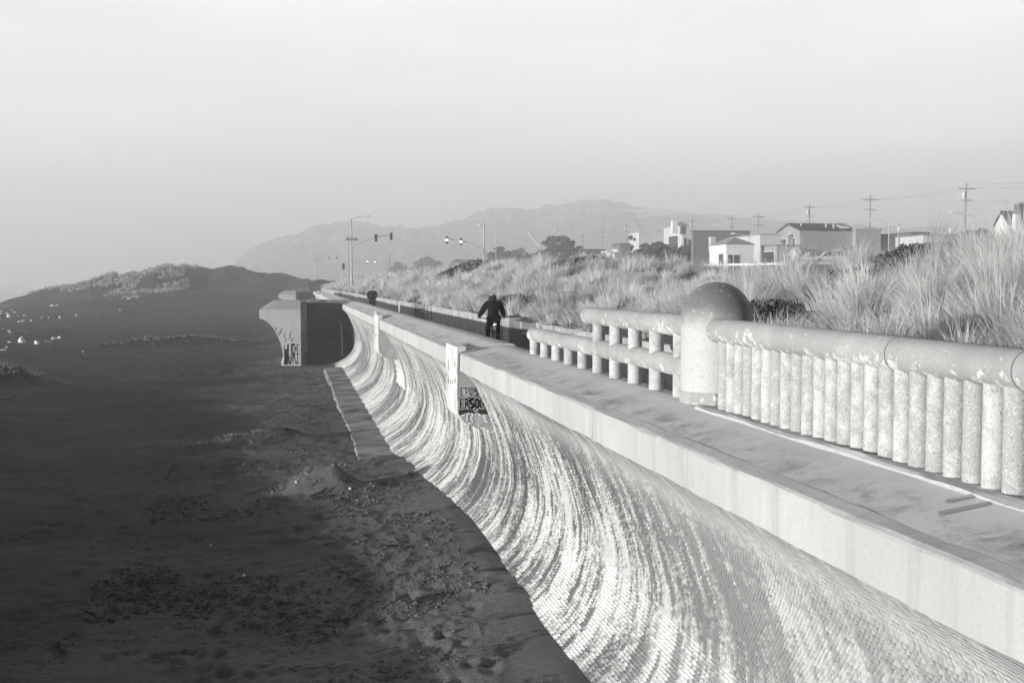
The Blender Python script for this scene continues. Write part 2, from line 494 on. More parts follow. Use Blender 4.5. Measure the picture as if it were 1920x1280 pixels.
M['stucco'] = plain('pale_stucco', .62, .9, .1, .1, 1.2, .1)
M['stucco2'] = plain('grey_stucco', .36, .9, .1, .1, 1.2, .1)
M['stucco3'] = plain('dark_siding', .19, .9, .1, .15, 1.2, .1)
M['whitewall'] = plain('white_house_paint', .82, .85, .1, .05, 1.2, .1)
M['roof'] = plain('dark_shingle_roof', .09, .9, .1, .25, 2.5, .3)
M['glass'] = plain('window_glass', .05, .15, .6, .1, 2, 0)
M['carwhite'] = plain('white_car_paint', .78, .25, .5, .03, 2, 0)
M['cardark'] = plain('dark_car_paint', .05, .25, .5, .1, 2, 0)
M['signal'] = plain('black_signal_housing', .04, .6, .3, .15, 6, .05)
M['sign'] = plain('street_sign_sheet', .07, .5, .3, .1, 6, 0)
M['signtext'] = plain('pale_sign_lettering', .65, .5, .3, .05, 6, 0)
M['lamp_on'] = emit('lit_signal_lens', .9, 4.0)
M['lens'] = plain('unlit_signal_lens', .03, .3, .5, .1, 6, 0)
M['luminaire'] = plain('pale_lamp_housing', .75, .4, .4, .05, 6, 0)
M['paint_w'] = plain('white_spray_paint', .78, .7, .2, .06, 20, .05)
M['paint_g'] = plain('grey_spray_paint', .36, .7, .2, .08, 20, .05)
M['paint_k'] = plain('black_spray_paint', .035, .7, .2, .2, 20, .05)
M['stone'] = plain('rubble_stone', .13, .9, .1, .4, 12, .5)
M['bird'] = plain('dark_plumage', .05, .8, .1, .2, 20, .1)
# ================================================================ haze
AX = np.array([math.sin(TH - R_(26)), math.cos(TH - R_(26)), 0.0])     # long side of the box of air
BX = np.array([AX[1], -AX[0], 0.0])
def ab(a, b, z=0.0): return AX * a + BX * b + np.array([0, 0, z])
HB = MB()
hv = [ab(a, b, z) for z in (-8.0, 132.0) for a, b in ((-75, -62), (2250, -62), (2250, 1950), (-75, 1950))]
HB.add(hv, [[0, 3, 2, 1], [4, 5, 6, 7], [0, 1, 5, 4], [1, 2, 6, 5], [2, 3, 7, 6], [3, 0, 4, 7]])
t = NT('sea_haze'); t.t.nodes.remove(t.b)
pv = t.n('ShaderNodeVolumePrincipled')
pv.inputs['Color'].default_value = (.995, .995, .995, 1); pv.inputs['Density'].default_value = 0.0012; pv.inputs['Anisotropy'].default_value = .72
t.l(pv.outputs[0], t.out.inputs['Volume'])
haze = HB.build('haze', t.m); tag(haze, kind='stuff')
haze.display_type = 'WIRE'

# ================================================================ the seawall
TIPX, TIPZ = 3.29, .67
PROF = [(.03, -.345), (.12, -.43), (.30, -.62), (.55, -1.1), (.72, -1.55), (.84, -2.0), (.85, -2.45), (.75, -2.85), (.53, -3.25), (.22, -3.55), (-.30, -3.86), (-.62, -4.0)]
def smooth_line(P, step=.01):
    P = np.array(P, float); d = np.r_[0, np.cumsum(np.hypot(*np.diff(P, axis=0).T))]
    s = np.arange(0, d[-1], step); x = np.interp(s, d, P[:, 0]); z = np.interp(s, d, P[:, 1])
    k = np.ones(25) / 25
    xp = np.pad(x, 12, mode='reflect', reflect_type='odd'); zp = np.pad(z, 12, mode='reflect', reflect_type='odd')
    return np.convolve(xp, k, 'valid'), np.convolve(zp, k, 'valid'), s
def curve_rows(P, row=.048, soft=.95):
    """a fine stair of risers and treads that follows the concave line"""
    x, z, s = smooth_line(P); out = []
    S = np.arange(0, s[-1], row); X = np.interp(S, s, x); Z = np.interp(S, s, z)
    for i in range(len(S) - 1):
        x0, z0, x1, z1 = X[i], Z[i], X[i + 1], Z[i + 1]
        out.append((x0, z0, S[i]))
        if S[i] > .35:
            cx, cz = (x1, z0) if x1 < x0 else (x0, z1)
            mx, mz = (x0 + x1) / 2, (z0 + z1) / 2
            k = soft if S[i] > .5 else .3
            out.append((mx + (cx - mx) * k, mz + (cz - mz) * k, S[i] + row * .5))
            if abs(x1 - x0) < .02:       # near the upright part the rows stand out as ribs
                out[-1] = (out[-1][0] - .012, out[-1][1], out[-1][2])
    out.append((X[-1], Z[-1], S[-1]))
    return np.array(out)
def curved_face(parent, y0, y1, P=PROF, ox=TIPX, oz=TIPZ, ny=40, name='curved_face'):
    rows = curve_rows(P); ys = np.linspace(y0, y1, ny)
    X = ox + rows[:, 0][None] + .006 * fbm(ys[:, None] * .7, rows[:, 2][None] * 2, 5); Z = oz + rows[:, 1][None] + 0 * ys[:, None]
    Y = ys[:, None] + 0 * X
    P3 = np.stack([X, Y, Z], -1)
    uv = np.stack([Y, rows[:, 2][None] + 0 * Y], -1).reshape(-1, 2)
    return grid_mesh(name, P3, M['curve'], parent, smooth=False, uv=uv)
def strip_y(name, prof, y0, y1, m, parent, dy=.3, jit=.004, caps=True, smooth=False):
    """a moulding extruded along the wall with slightly worn, uneven edges"""
    ys = np.linspace(y0, y1, max(2, int((y1 - y0) / dy))); prof = np.array(prof, float); n = len(prof)
    X = prof[:, 0][None] + jit * fbm(ys[:, None] * 2.1, np.arange(n)[None] * 3.7, 3); Z = prof[:, 1][None] + jit * fbm(ys[:, None] * 1.7, np.arange(n)[None] * 5.1, 9)
    V = np.stack([X, ys[:, None] + 0 * X, Z], -1).reshape(-1, 3)
    fs = []
    for i in range(len(ys) - 1):
        for k in range(n):
            a = i * n + k; b = i * n + (k + 1) % n; fs.append([a, a + n, b + n, b])
    if caps: fs += [list(range(n)), [(len(ys) - 1) * n + k for k in range(n)][::-1]]
    o = mesh_obj(name, V, fs, m, parent)
    return o
def seawall_section(label, y0, y1, dz=0.0, inner=4.45, face=True, ny=40):
    t = empty('seawall_section', (0, (y0 + y1) / 2, 0), label=label, cat='seawall', group='sections of the curved seawall')
    a, b = y0 - t.location.y, y1 - t.location.y
    strip_y('fascia', [(TIPX, .325), (TIPX, .645), (TIPX + .012, .664), (TIPX + .04, .677), (TIPX + .15, .698), (TIPX + .15, .325)], a, b, M['concrete'], t, dy=.09, jit=.011)
    strip_y('cap', [(TIPX + .152, .30), (TIPX + .152, .694), (4.02, .815 + dz), (4.14, .83 + dz), (inner - .06, .812 + dz), (inner, .77 + dz), (inner, -.35), (4.16, -.35), (3.75, .12)], a, b, M['captop'], t, dy=.5, jit=.003)
    if face:
        o = curved_face(t, y0, y1, ny=ny); o.location.y = -t.location.y
    return t
secA = seawall_section('nearest seawall panel under the closely spaced balustrade', -9.0, 12.1, inner=4.60, ny=70)
secB = seawall_section('seawall panel under the open two-rail railing, up to the graffitied bracket', 12.115, 22.25, inner=4.45)
secC = seawall_section('seawall panel between the graffitied bracket and the white dripping bracket', 22.3, 43.4, dz=.04)
secD = seawall_section('far seawall panel ending at the beach stairs', 43.44, 75.8, dz=.05)
secE = seawall_section('distant seawall panel beyond the beach stairs with a small white bracket', 88.0, 184.0, dz=.03)

# thin bead of mortar along the foot of the near balusters
mb = strip_y('mortar_bead', [(3.985, .79), (3.99, .828), (4.03, .842), (4.07, .838), (4.075, .81)], 2.0 - secA.location.y, 10.75 - secA.location.y, M['concrete'], secA, dy=.12, jit=.022)

# ---- brackets under the cap, painted white in front, sprayed on the side
def ribbon(mb, pts, w, y, th=.004):
    """a flat painted stroke on a plane that faces the camera (normal -Y)"""
    pts = [np.array(p, float) for p in pts]
    for i in range(len(pts) - 1):
        d = pts[i + 1] - pts[i]; L = np.hypot(*d)
        if L < 1e-6: continue
        u = d / L; n = np.array([-u[1], u[0]]) * w / 2; e = u * w * .3
        q = [pts[i] - e + n, pts[i] - e - n, pts[i + 1] + e - n, pts[i + 1] + e + n]
        mb.add([(a, y, b) for a, b in q], [[0, 1, 2, 3]])
def arc(cx, cy, rx, ry, a0, a1, n=9): return [(cx + rx * math.cos(R_(a0 + (a1 - a0) * i / n)), cy + ry * math.sin(R_(a0 + (a1 - a0) * i / n))) for i in range(n + 1)]
GL = {
 'C': [arc(.55, .5, .4, .45, 50, 310)], 'O': [arc(.5, .5, .4, .45, 0, 360, 12)],
 'M': [[(.08, .05), (.15, .95), (.5, .4), (.85, .95), (.92, .05)]],
 'S': [arc(.5, .72, .34, .24, 20, 260) + arc(.5, .27, .36, .24, 90, -160)],
 'E': [[(.85, .92), (.18, .92), (.18, .08), (.88, .08)], [(.18, .5), (.7, .5)]],
 'R': [[(.18, .05), (.18, .95), (.6, .95), (.82, .74), (.6, .5), (.2, .5)], [(.5, .5), (.88, .05)]],
 'L': [[(.2, .95), (.2, .08), (.85, .08)]],
 'W': [[(.02, .95), (.25, .05), (.5, .7), (.75, .05), (.98, .95)]],
 'U': [[(.12, .95), (.14, .35)] + arc(.5, .33, .36, .28, 180, 360, 7) + [(.88, .95)]],
 'B': [[(.18, .05), (.18, .95), (.62, .9), (.75, .72), (.55, .52), (.2, .5)], [(.55, .52), (.86, .34), (.7, .08), (.18, .05)]],
}
def word(text, x, z, w, h, y, parent, outline, fill, ow, fw, slant=0.0):
    n = len(text); cw = w / n
    mo = MB(); mf = MB()
    for i, c in enumerate(text):
        for s in GL[c]:
            P = [(x + (i + .06 + .92 * px) * cw + slant * pz * h, z + pz * h) for px, pz in s]
            ribbon(mo, P, ow, y - .003); ribbon(mf, P, fw, y - .006)
    mo.build('graffiti_outline', outline, parent); mf.build('graffiti_fill', fill, parent)
def bracket(label, y0, y1, zt=.13, marks=True):
    t = empty('wall_bracket', (TIPX, y0, TIPZ), label=label, cat='wall bracket', group='white brackets on the seawall')
    D = y1 - y0
    body = [(-.02, -.0), (-.02, -1.12), (.02, -1.28), (.15, -1.43), (.40, -1.54), (.82, -1.57), (.92, -1.2), (.8, -.6), (.66, -.1), (.66, .128), (.3, .09), (.16, .05)]
    MB().prism_y(body, 0, D).build('body', M['retain'], t)
    fr = [(-.05, zt), (-.05, -1.10), (-.025, -1.27), (.10, -1.43), (.12, -1.41), (.0, -1.25), (-.022, -1.10), (-.022, .0), (.14, .06), (.16, zt + .01)]
    MB().prism_y(fr, -.004, D + .01).build('front_panel', M['white'], t, bevel=.006)
    if marks:
        for (yy, z0, z1, w) in ((.25, -.30, -.12, .07), (1.15, -.42, -.2, .09), (.2, -.62, -.52, .1), (.55, -.66, -.58, .09), (.85, -.7, -.6, .09), (1.2, -.72, -.6, .1), (1.5, -.6, -.5, .08)):
            yy *= D / 1.65
            mk = MB(); mk.add([(-.054, yy, z0), (-.054, yy + w, z0 + .02), (-.054, yy + w * .7, z1), (-.054, yy + w * .2, z1)], [[0, 1, 2, 3]]); mk.build('paint_mark', M['paint_k'], t)
    return t
rib1 = bracket('white bracket with rows of graffiti lettering on its shaded side', 22.3, 23.95)
p = MB(); p.add([(-.02, -.004, -.88), (.62, -.004, -.88), (.66, -.004, -1.24), (-.02, -.004, -1.24)], [[0, 1, 2, 3]]); p.build('dark_painted_panel', M['paint_k'], rib1)
p = MB(); p.add([(-.01, -.002, -.30), (.40, -.002, -.30), (.60, -.002, -.88), (-.02, -.002, -.88)], [[0, 1, 2, 3]]); p.build('grey_painted_panel', M['paint_g'], rib1)
word('CMOSE', -.005, -.86, .50, .17, -.004, rib1, M['paint_w'], M['paint_g'], .046, .026)
word('ERSOL', -.01, -1.12, .52, .21, -.006, rib1, M['paint_w'], M['paint_k'], .056, .034)
hm = MB(); ribbon(hm, [(.33, -1.19), (.29, -1.15), (.28, -1.12), (.305, -1.105), (.33, -1.125), (.355, -1.105), (.38, -1.12), (.37, -1.15), (.33, -1.19)], .014, -.012); hm.build('graffiti_heart', M['paint_w'], rib1)
bt = MB()
ribbon(bt, [(.03, -1.27), (.12, -1.23), (.22, -1.22), (.30, -1.25), (.36, -1.22), (.44, -1.27), (.54, -1.27), (.56, -1.31), (.46, -1.33), (.56, -1.40)], .034, -.012)
ribbon(bt, [(.16, -1.24), (.14, -1.40), (.24, -1.43), (.28, -1.36), (.2, -1.32), (.27, -1.27)], .03, -.012)
ribbon(bt, [(.38, -1.44), (.4, -1.50), (.52, -1.53)], .03, -.012)
bt.build('graffiti_tag', M['paint_w'], rib1)
rib2 = bracket('bracket splashed with white paint running down in drips, far along the seawall', 43.42, 45.6, zt=.17)
ch = MB()
rows = curve_rows(PROF)
sel = [(x - .02, z) for x, z, s in rows[::2] if -2.6 < z < -1.5]
for i in range(len(sel) - 1):
    (x0, z0), (x1, z1) = sel[i], sel[i + 1]
    ch.add([(x0, -.7 - .05 * i + .2 * math.sin(i * 2.1), z0), (x0, 1.9 + .15 * math.sin(i * 1.3), z0), (x1, 1.9 + .15 * math.sin(i * 1.3 + 1.3), z1), (x1, -.75 - .05 * i + .2 * math.sin(i * 2.1 + 2.1), z1)], [[0, 1, 2, 3]])
ch.build('white_paint_run', M['white'], rib2)
for k in range(5): dr = MB(); dr.tube([(-.06, .15 + .42 * k, .17), (.0 + .1 * (k % 2), .18 + .42 * k, .24 + .05 * (k % 3))], [.07, .02], 6); dr.build('paint_drip', M['white'], rib2)
rib3 = bracket('small distant white bracket beyond the beach stairs', 128.0, 130.2, zt=.15, marks=False)

# ---- buttress blocks either side of the beach stairs
def buttress(label, y0, first=True):
    t = empty('stair_block', (0, y0, 0), label=label, cat='stair block', group='seaward blocks beside the beach stairs')
    P = [(-2.13, -.35), (-1.73, -.49), (-1.42, -.85), (-1.19, -1.19), (-.93, -1.75), (-.76, -2.22), (-.66, -2.85), (-.70, -3.3), (-.85, -3.75), (-1.3, -4.2)]
    x, z, s = smooth_line(P, .02)
    lp = [(a, b) for a, b in zip(x[::8], z[::8])]
    MB().prism_y(lp + [(.54, -4.4), (.54, -.352)], 0, 7.5).build('body', M['concrete'], t)
    cv = [(x, y, -.35) for x, y in ((-2.22, -.03), (.545, -.03), (.545, 7.5), (-2.22, 7.5))] + [(x, y, .28) for x, y in ((-2.22, -.03), (.545, -.03), (.545, 7.5), (-2.22, 7.5))] + [(x, y, .83) for x, y in ((-1.32, .95), (.545, .95), (.545, 7.5), (-1.32, 7.5))]
    MB().add(cv, [[0, 3, 2, 1]] + [[b + i, b + (i + 1) % 4, b + 4 + (i + 1) % 4, b + 4 + i] for b in (0, 4) for i in range(4)] + [[8, 9, 10, 11]]).build('cap', M['concrete'], t, bevel=.03)
    m = MB(); n = 4
    m.add([(.548, .02, -4.4), (.95, .55, -4.4), (.95, 7.5, -4.4), (.548, 7.5, -4.4), (.548, .02, .82), (.95, .55, .82), (.95, 7.5, .82), (.548, 7.5, .82)],
          [[0, 1, 5, 4], [1, 2, 6, 5], [2, 3, 7, 6], [3, 0, 4, 7], [4, 5, 6, 7], [0, 3, 2, 1]])
    m.build('side_pier', M['ledge'], t, bevel=.02)
    return t
b1 = buttress('tall concrete block beside the beach stairs with sloping cap and graffiti near the sand', 78.3)
for txt, x, w in (('WU', -.62, .54), ('RE', -.06, .56)):
    word(txt, x, -3.52, w, 1.5, -.004, b1, M['paint_w'], M['paint_k'], .15, .07)
for (x, z, h) in ((-1.2, -1.2, .3), (-1.0, -1.55, .3), (-.85, -1.35, .35), (-.62, -1.7, .4), (-.25, -1.75, .5), (-.1, -1.95, .3), (-.55, -2.0, .3)):
    sc_ = MB(); ribbon(sc_, [(x, z), (x + .1, z + h * .5), (x + .02, z + h * .55), (x + .14, z + h)], .035, -.008); sc_.build('graffiti_scribble', M['paint_k'], b1)
b2 = buttress('second stair block farther along, only its sloping cap showing', 186.5)
def stairs(label, y0, full=True):
    t = empty('beach_stairs', (0, y0, 0), label=label, cat='stairs', group='stairs down to the beach')
    m = MB(); n = 26; h = (.62 + 3.75) / n; d = .27
    for i in range(n): m.box(.96, 4.25, i * d, n * d + .2, -3.75 + i * h, -3.75 + (i + 1) * h - .002)
    m.build('steps', M['stucco3'], t)
    MB().box(.96, 4.25, n * d + .21, n * d + 2.4, -3.7, .80).build('landing', M['ledge'], t, bevel=.02)
    MB().box(4.26, 4.6, -2.6, n * d + 2.4, -3.7, .78).build('side_wall', M['stucco3'], t)
    return t
stairs('dark shaded stairs climbing from the sand behind the graffitied block', 80.0)
stairs('farther dark stairs behind the second block', 188.2)
lg = empty('concrete_ledge', (0, 50, 0), label='low worn concrete ledge at the foot of the seawall, half under sand', cat='ledge')
ys = np.linspace(33, 71, 120)
w = 1.92 + .10 * fbm(ys * .7, ys * 0, 3) + .05 * fbm(ys * 5, ys * 0, 4)
V = []; Fc = []
for i, y in enumerate(ys):
    zt = -3.19 + .01 * math.sin(y * 3)
    V += [(w[i] + .02, y - 50, -4.3), (w[i], y - 50, zt - .04), (w[i] + .05, y - 50, zt), (3.2, y - 50, zt + .03)]
for i in range(len(ys) - 1):
    for k in range(3): Fc.append([i * 4 + k, i * 4 + k + 1, i * 4 + k + 5, i * 4 + k + 4])
mesh_obj('slab', V, Fc, M['ledge'], lg)
b = at_z(641, 676, -3.45)
mp_ = MB().tube([(0, 0, -.3), (.02, 0, 1.3), (-.05, 0, 2.75)], [.045, .045, .04], 8).build('marker_post', M['metal'])
mp_.location = b; tag(mp_, 'thin pale marker post standing in the sand before the stairs', 'post')
mp2 = MB().tube([(0, 0, -.5), (0, 0, 3.3)], .05, 6).build('marker_post', M['metal']); mp2.location = (3.0, 178.0, -3.3)
tag(mp2, 'thin distant post in front of the second stairs', 'post')

# ================================================================ railings and bollard
RX = 4.21; RZ = .83
def rounded_rail(y0, y1, r, round0=True, round1=False, n=20):
    m = MB(); P = []; Rr = []
    if round0:
        for k in range(6):
            a = PI / 2 * k / 5; P.append((0, y0 + r - r * math.cos(a) - (0 if k else 0), 0)); Rr.append(max(.012, r * math.sin(a)))
        P[0] = (0, y0, 0)
    else: P.append((0, y0, 0)); Rr.append(r)
    L = y1 - y0
    P.append((0, y1, 0)); Rr.append(r)
    m.tube(P, Rr, n)
    return m
def post_mb(r, h, n=14): return MB().lathe([(r * .99, 0), (r, .02), (r, h)], n)
def ring_mb(r, n=24):
    return MB().tube([(0, -.004, 0), (0, .004, 0)], r, n)
# near balustrade
bal = empty('balustrade', (RX, 6.5, RZ), label='near concrete balustrade of close thick balusters under one round rail', cat='balustrade')
rr = rounded_rail(10.80 - 6.5, -3.0, .124)
# (rail tilts a little: the far end is higher)
rail_m = MB()
PR = []; RRR = []
for k in range(7):
    a = PI / 2 * k / 6; PR.append((0, 10.80 - 6.5 - .124 * (1 - math.sin(a)) * 1.0 if k else 10.80 - 6.5, 0)); RRR.append(max(.012, .124 * math.sin(a) if k else .012))
PR = []; RRR = []
for k in range(8):
    a = PI / 2 * k / 7; PR.append((0, 4.30 - .124 * (1 - math.cos(PI / 2 - a)) if False else 4.30 - .124 + .124 * math.cos(a), .775)); RRR.append(max(.01, .124 * math.sin(a)))
PR.append((0, -4.2, .715)); RRR.append(.124)
PR.append((0, -8.0, .70)); RRR.append(.124)
rail_m.tube(PR, RRR, 28)
rail_o = rail_m.build('rail', M['rail'], bal, smooth=True, auto=.9)
for y in (.72, 3.02 - .62 * 6, -3.2 + 2.05 * .8):
    zz = .775 - (4.3 - y) / 8.5 * .06
    j = MB().tube([(0, y - .006, zz), (0, y + .006, zz)], .1255, 28).build('rail_joint', M['stucco3'], bal)
pm = None
for i in range(36):
    y = 10.53 - .207 * i - 6.5 - .06
    zt = .775 - (4.3 - y) / 8.5 * .06
    o = post_mb(.071 + .004 * (i * 7 % 5) / 5, zt - .06, 16).build('baluster', M['post'], bal, smooth=True, auto=.9)
    o.location = (0.0, y, 0.0); o.rotation_euler.z = i * 1.7
# open railing on the far side of the bollard
orl = empty('open_railing', (RX, 15, RZ), label='open railing of two stepped round rails on spaced stubby posts', cat='railing')
def rail_far(y0, y1, z, name):      # rounded at the far end y1
    P = []; Q = []
    for k in range(8):
        a = PI / 2 * k / 7; P.append((0, y1 - .122 + .122 * math.cos(a), z)); Q.append(max(.01, .122 * math.sin(a)))
    P.append((0, y0, z)); Q.append(.122)
    return MB().tube(P, Q, 26).build(name, M['rail'], orl, smooth=True, auto=.9)
rail_far(11.4 - 15, 19.62 - 15, .342, 'lower_rail')
rail_far(11.4 - 15, 15.85 - 15, .785, 'upper_rail')
for y, z in ((18.6, .342), (16.35, .342), (13.35, .342), (13.35, .785), (14.4, .342)):
    MB().tube([(0, y - 15 - .005, z), (0, y - 15 + .005, z)], .1232, 26).build('rail_joint', M['stucco2'], orl)
for i in range(10):
    y = 19.39 - .846 * i - 15
    h = .25 if i < 5 else .70
    o = post_mb(.088, h + .02, 16).build('post', M['post'], orl, smooth=True, auto=.9); o.location = (0, y, -.02); o.rotation_euler.z = i * 2.3
# bollard
bo = empty('bollard', (4.40, 11.2, .0), label='fat round-topped concrete bollard with a dark bare dome', cat='bollard')
prof = [(.372, .95), (.375, 1.0), (.375, 1.72)] + [(.375 * math.cos(a), 1.72 + .375 * math.sin(a)) for a in np.linspace(0.08, PI / 2 - .02, 14)]
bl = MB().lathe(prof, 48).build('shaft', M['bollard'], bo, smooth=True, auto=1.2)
MB().lathe([(.385, -.02), (.385, .93), (.375, .95)], 8).build('plinth', M['rail'], bo, bevel=.006)
bo.rotation_euler.z = R_(22.5)
# repair patches brushed on the cap
pt = MB()
c1 = at_z(1800, 943, .80); c2 = at_z(1812, 930, .80)
for (a, bq, cq, dq) in (((1758, 960), (1852, 941), (1856, 947), (1762, 967)), ((1772, 938), (1836, 924), (1840, 930), (1776, 944))):
    P4 = []
    for q in (a, bq, cq, dq):
        r = ray(*q); k = np.linspace(2, 12, 4000); pp = CAM[None] + r[None] * k[:, None]
        top = np.where(pp[:, 0] < 4.02, .694 + (pp[:, 0] - 3.442) / (4.02 - 3.442) * .121, .83)
        i = int(np.argmin(np.abs(pp[:, 2] - top))); P4.append((pp[i, 0], pp[i, 1] - secA.location.y, top[i] + .006))
    pt.add(P4, [[0, 1, 2, 3]])
pt.build('repair_patch', M['stucco2'], secA)

# ================================================================ promenade and its low landward wall
pr = MB().box(4.46, 7.4, -40, 330, -.5, 0).build('promenade', M['paving']); tag(pr, kind='structure')
WX = 7.28
def low_wall(label, y0, y1, zt=.86):
    t = empty('low_wall', (WX, (y0 + y1) / 2, 0), label=label, cat='low wall', group='landward low walls of the promenade')
    h = (y1 - y0) / 2
    strip_y('wall', [(0, -.1), (0, zt), (.28, zt), (.28, -.1)], -h + .5, h - .5, M['retain'], t, dy=.8, jit=.01)
    for s in (-1, 1):
        MB().box(-.10, .34, -.24, .24, -.1, zt + .04).build('pier', M['retain'], t, bevel=.02).location.y = s * (h - .25)
        if h > 6:
            for q in (.9,): MB().box(-.06, .32, -.2, .2, -.1, zt + .02).build('pier', M['retain'], t, bevel=.02).location.y = s * (h - 1.9)
    return t
low_wall('nearest low wall under the grass, behind the open railing', -20, 33)
low_wall('low wall beside the cyclist, between two benches', 37.2, 61.5)
low_wall('low wall past the farther bench, behind the walker', 67.5, 102)
low_wall('distant low wall running on past the walker', 106, 172)
low_wall('farthest low wall by the second stairs', 176, 300)
def alcove(label, y0, y1):
    t = empty('bench', (WX, (y0 + y1) / 2, 0), label=label, cat='bench', group='concrete benches in the low wall'); h = (y1 - y0) / 2
    MB().box(1.0, 1.2, -h - .3, h + .3, -.1, .9).build('back_wall', M['retain'], t)
    for s in (-1, 1): MB().box(.3, 1.0, s * (h + .12) - .1, s * (h + .12) + .1, -.1, .87).build('side_wall', M['retain'], t)
    MB().box(.25, .95, -h + .3, h - .3, .36, .47).build('seat', M['retain'], t, bevel=.04)
    for s in (-1, 1): MB().box(.4, .85, s * h * .6 - .1, s * h * .6 + .1, -.05, .36).build('support', M['retain'], t)
    MB().box(-.1, 1.0, -h, h, -.4, -.004).build('floor', M['paving'], t)
    return t
alcove('concrete bench in the wall recess just right of the cyclist', 33.2, 37.0)
alcove('concrete bench in a sunlit recess between the walker and the cyclist', 61.7, 67.3)
alcove('distant bench recess beyond the walker', 102.2, 105.8)
alcove('farthest bench recess along the promenade', 172.2, 175.8)
# ================================================================ sand
MOUNDS = []     # (x, y, rx, ry, h)
def mound_px(px, py, D, rx, ry, h):
    p = at_z(px, py, CAM[2] - D); MOUNDS.append((p[0], p[1], rx, ry, h)); return p
mA = mound_px(610, 903, 5.03, .95, .45, .62)
mB = mound_px(500, 820, 5.25, 1.6, .6, .48)
mC = mound_px(-10, 712, 5.1, 2.4, 1.6, 1.0)
mD = mound_px(335, 640, 5.4, 6.0, 2.6, .8)
mE = mound_px(600, 689, 5.5, 3.2, 2.0, .30)
PITS = []
rp = np.random.default_rng(5)
for (x0, y0, n, sx, sy) in ((-.9, 16.5, 46, .45, 2.6), (.3, 19, 60, 1.1, 4.5), (-2.6, 22, 60, 1.8, 6), (1.6, 15.5, 60, .9, 3.0), (-4.5, 27, 60, 2.0, 6)):
    for _ in range(n): PITS.append((x0 + rp.normal() * sx, y0 + rp.normal() * sy, rp.uniform(.08, .17), rp.uniform(.02, .055)))
def sand_z(x, y, fine=True):
    x = np.asarray(x, float); y = np.asarray(y, float)
    z = -2.93 + sstep(20, 54, y) * -.50 + sstep(55, 75, y) * -.18 + sstep(85, 150, y) * -.15 + 0 * x
    z = z - .012 * np.clip(-x, 0, 60) * sstep(40, 120, y) - .105 * np.clip(3.3 - x, 0, 5.0) * (1 - sstep(20, 52, y))
    # toe of the wall is drifted up a little
    z = z + .10 * np.exp(-((x - 3.6) / .9) ** 2) * (1 - sstep(28, 38, y))
    # low berm added seaward, mostly unseen, its height shaped to shade the beach
    bh = np.interp(y, [0, 14, 20, 26, 31, 36, 44, 60, 72, 90, 120], [1.75, 1.65, 1.5, 1.2, 1.1, 1.3, 1.25, .55, .25, .3, .3])
    xc = np.interp(y, [0, 20, 40, 60, 90, 130], [-12.5, -12.5, -14, -18, -26, -36])
    wd = np.interp(y, [0, 30, 60, 120], [2.6, 3.2, 5, 9])
    z = z + (bh + .10 * fbm(x * .2, y * .35, 77, 3)) * np.exp(-((x - xc) / wd) ** 2)
    z = z + .16 * fbm(x * .11, y * .09, 1, 3) * sstep(8, 40, y) + .10 * fbm(x * .32, y * .28, 2, 4)
    # drifts: long low ridges across the beach
    z = z + (.05 + .11 * sstep(34, 60, y) * (1 - sstep(120, 200, y))) * np.abs(fbm(x * .16 + y * .04, y * .22, 6, 4))
    for (mx, my, rx, ry, h) in MOUNDS:
        d = ((x - mx) / rx) ** 2 + ((y - my) / ry) ** 2
        z = z + h * np.exp(-d) * (1 + .35 * fbm(x * 1.9, y * 1.9, 8, 3))
    if fine:
        toe = 1 - sstep(2.6, 3.3, x) * (1 - sstep(60, 75, y))
        tr = toe * sstep(.42, .62, vnoise(x * .35, y * .22, 33) + .35 * np.exp(-((x - 1.0) / 2.6) ** 2) * (1 - sstep(30, 50, y)))
        z = z + .035 * fbm(x * 1.5, y * 1.3, 4, 3) * toe + .034 * fbm(x * 4.5, y * 4.5, 9, 3) * tr + .018 * np.maximum(0, fbm(x * 11, y * 11, 19, 2) - .25) * 3 * tr + .010 * fbm(x * 5, y * 5, 12, 2) * toe
        near = (y < 45)
        if near.any():
            for (px, py, r, h) in PITS:
                m = near & (np.abs(x - px) < .5) & (np.abs(y - py) < .5)
                if m.any():
                    d2 = ((x[m] - px) ** 2 + ((y[m] - py) * .75) ** 2) / r ** 2
                    z[m] += -h * np.exp(-d2) + .35 * h * np.exp(-((np.sqrt(d2) - 1.5) / .5) ** 2)
    # the shore: the sheet dips under the sea
    xs = -66 - .157 * (y - 277); z = z - 2.2 * sstep(0, 14, xs - x + 3.0 * fbm(y * .03, y * 0, 41, 3))
    # the far knoll
    kz = 0
    for (px, py, d, rx, ry, h) in KN:
        c = at_d(px, 531, d); dd = ((x - c[0]) / rx) ** 2 + ((y - c[1]) / ry) ** 2
        kz = np.maximum(kz, h * np.exp(-dd ** 1.15))
    rough = sstep(3.2, 6.0, kz)
    z = z + kz + rough * (1.7 * np.abs(fbm(x * .07, y * .07, 51, 4)) + .9 * fbm(x * .25, y * .25, 52, 3))
    return z
KN = [(340, 478, 300, 20, 30, 10.0), (425, 480, 300, 14, 26, 9.8), (250, 500, 300, 22, 26, 8.2), (480, 488, 300, 22, 28, 8.4), (560, 503, 300, 28, 30, 5.9), (640, 518, 300, 30, 36, 4.2), (160, 525, 300, 20, 24, 5.6), (110, 545, 300, 18, 20, 3.2), (400, 520, 255, 40, 40, 4.2)]
def b58(y): return (-57.0 - BX[1] * y) / BX[0]
ys = np.r_[np.linspace(-13, 8.6, 14), np.geomspace(9, 120, 640), np.geomspace(121, 420, 230), np.geomspace(425, 2000, 44)]
c1 = np.linspace(0, 1, 46)[:-1] ** .8; c2 = np.linspace(0, 1, 420)
Xs = []
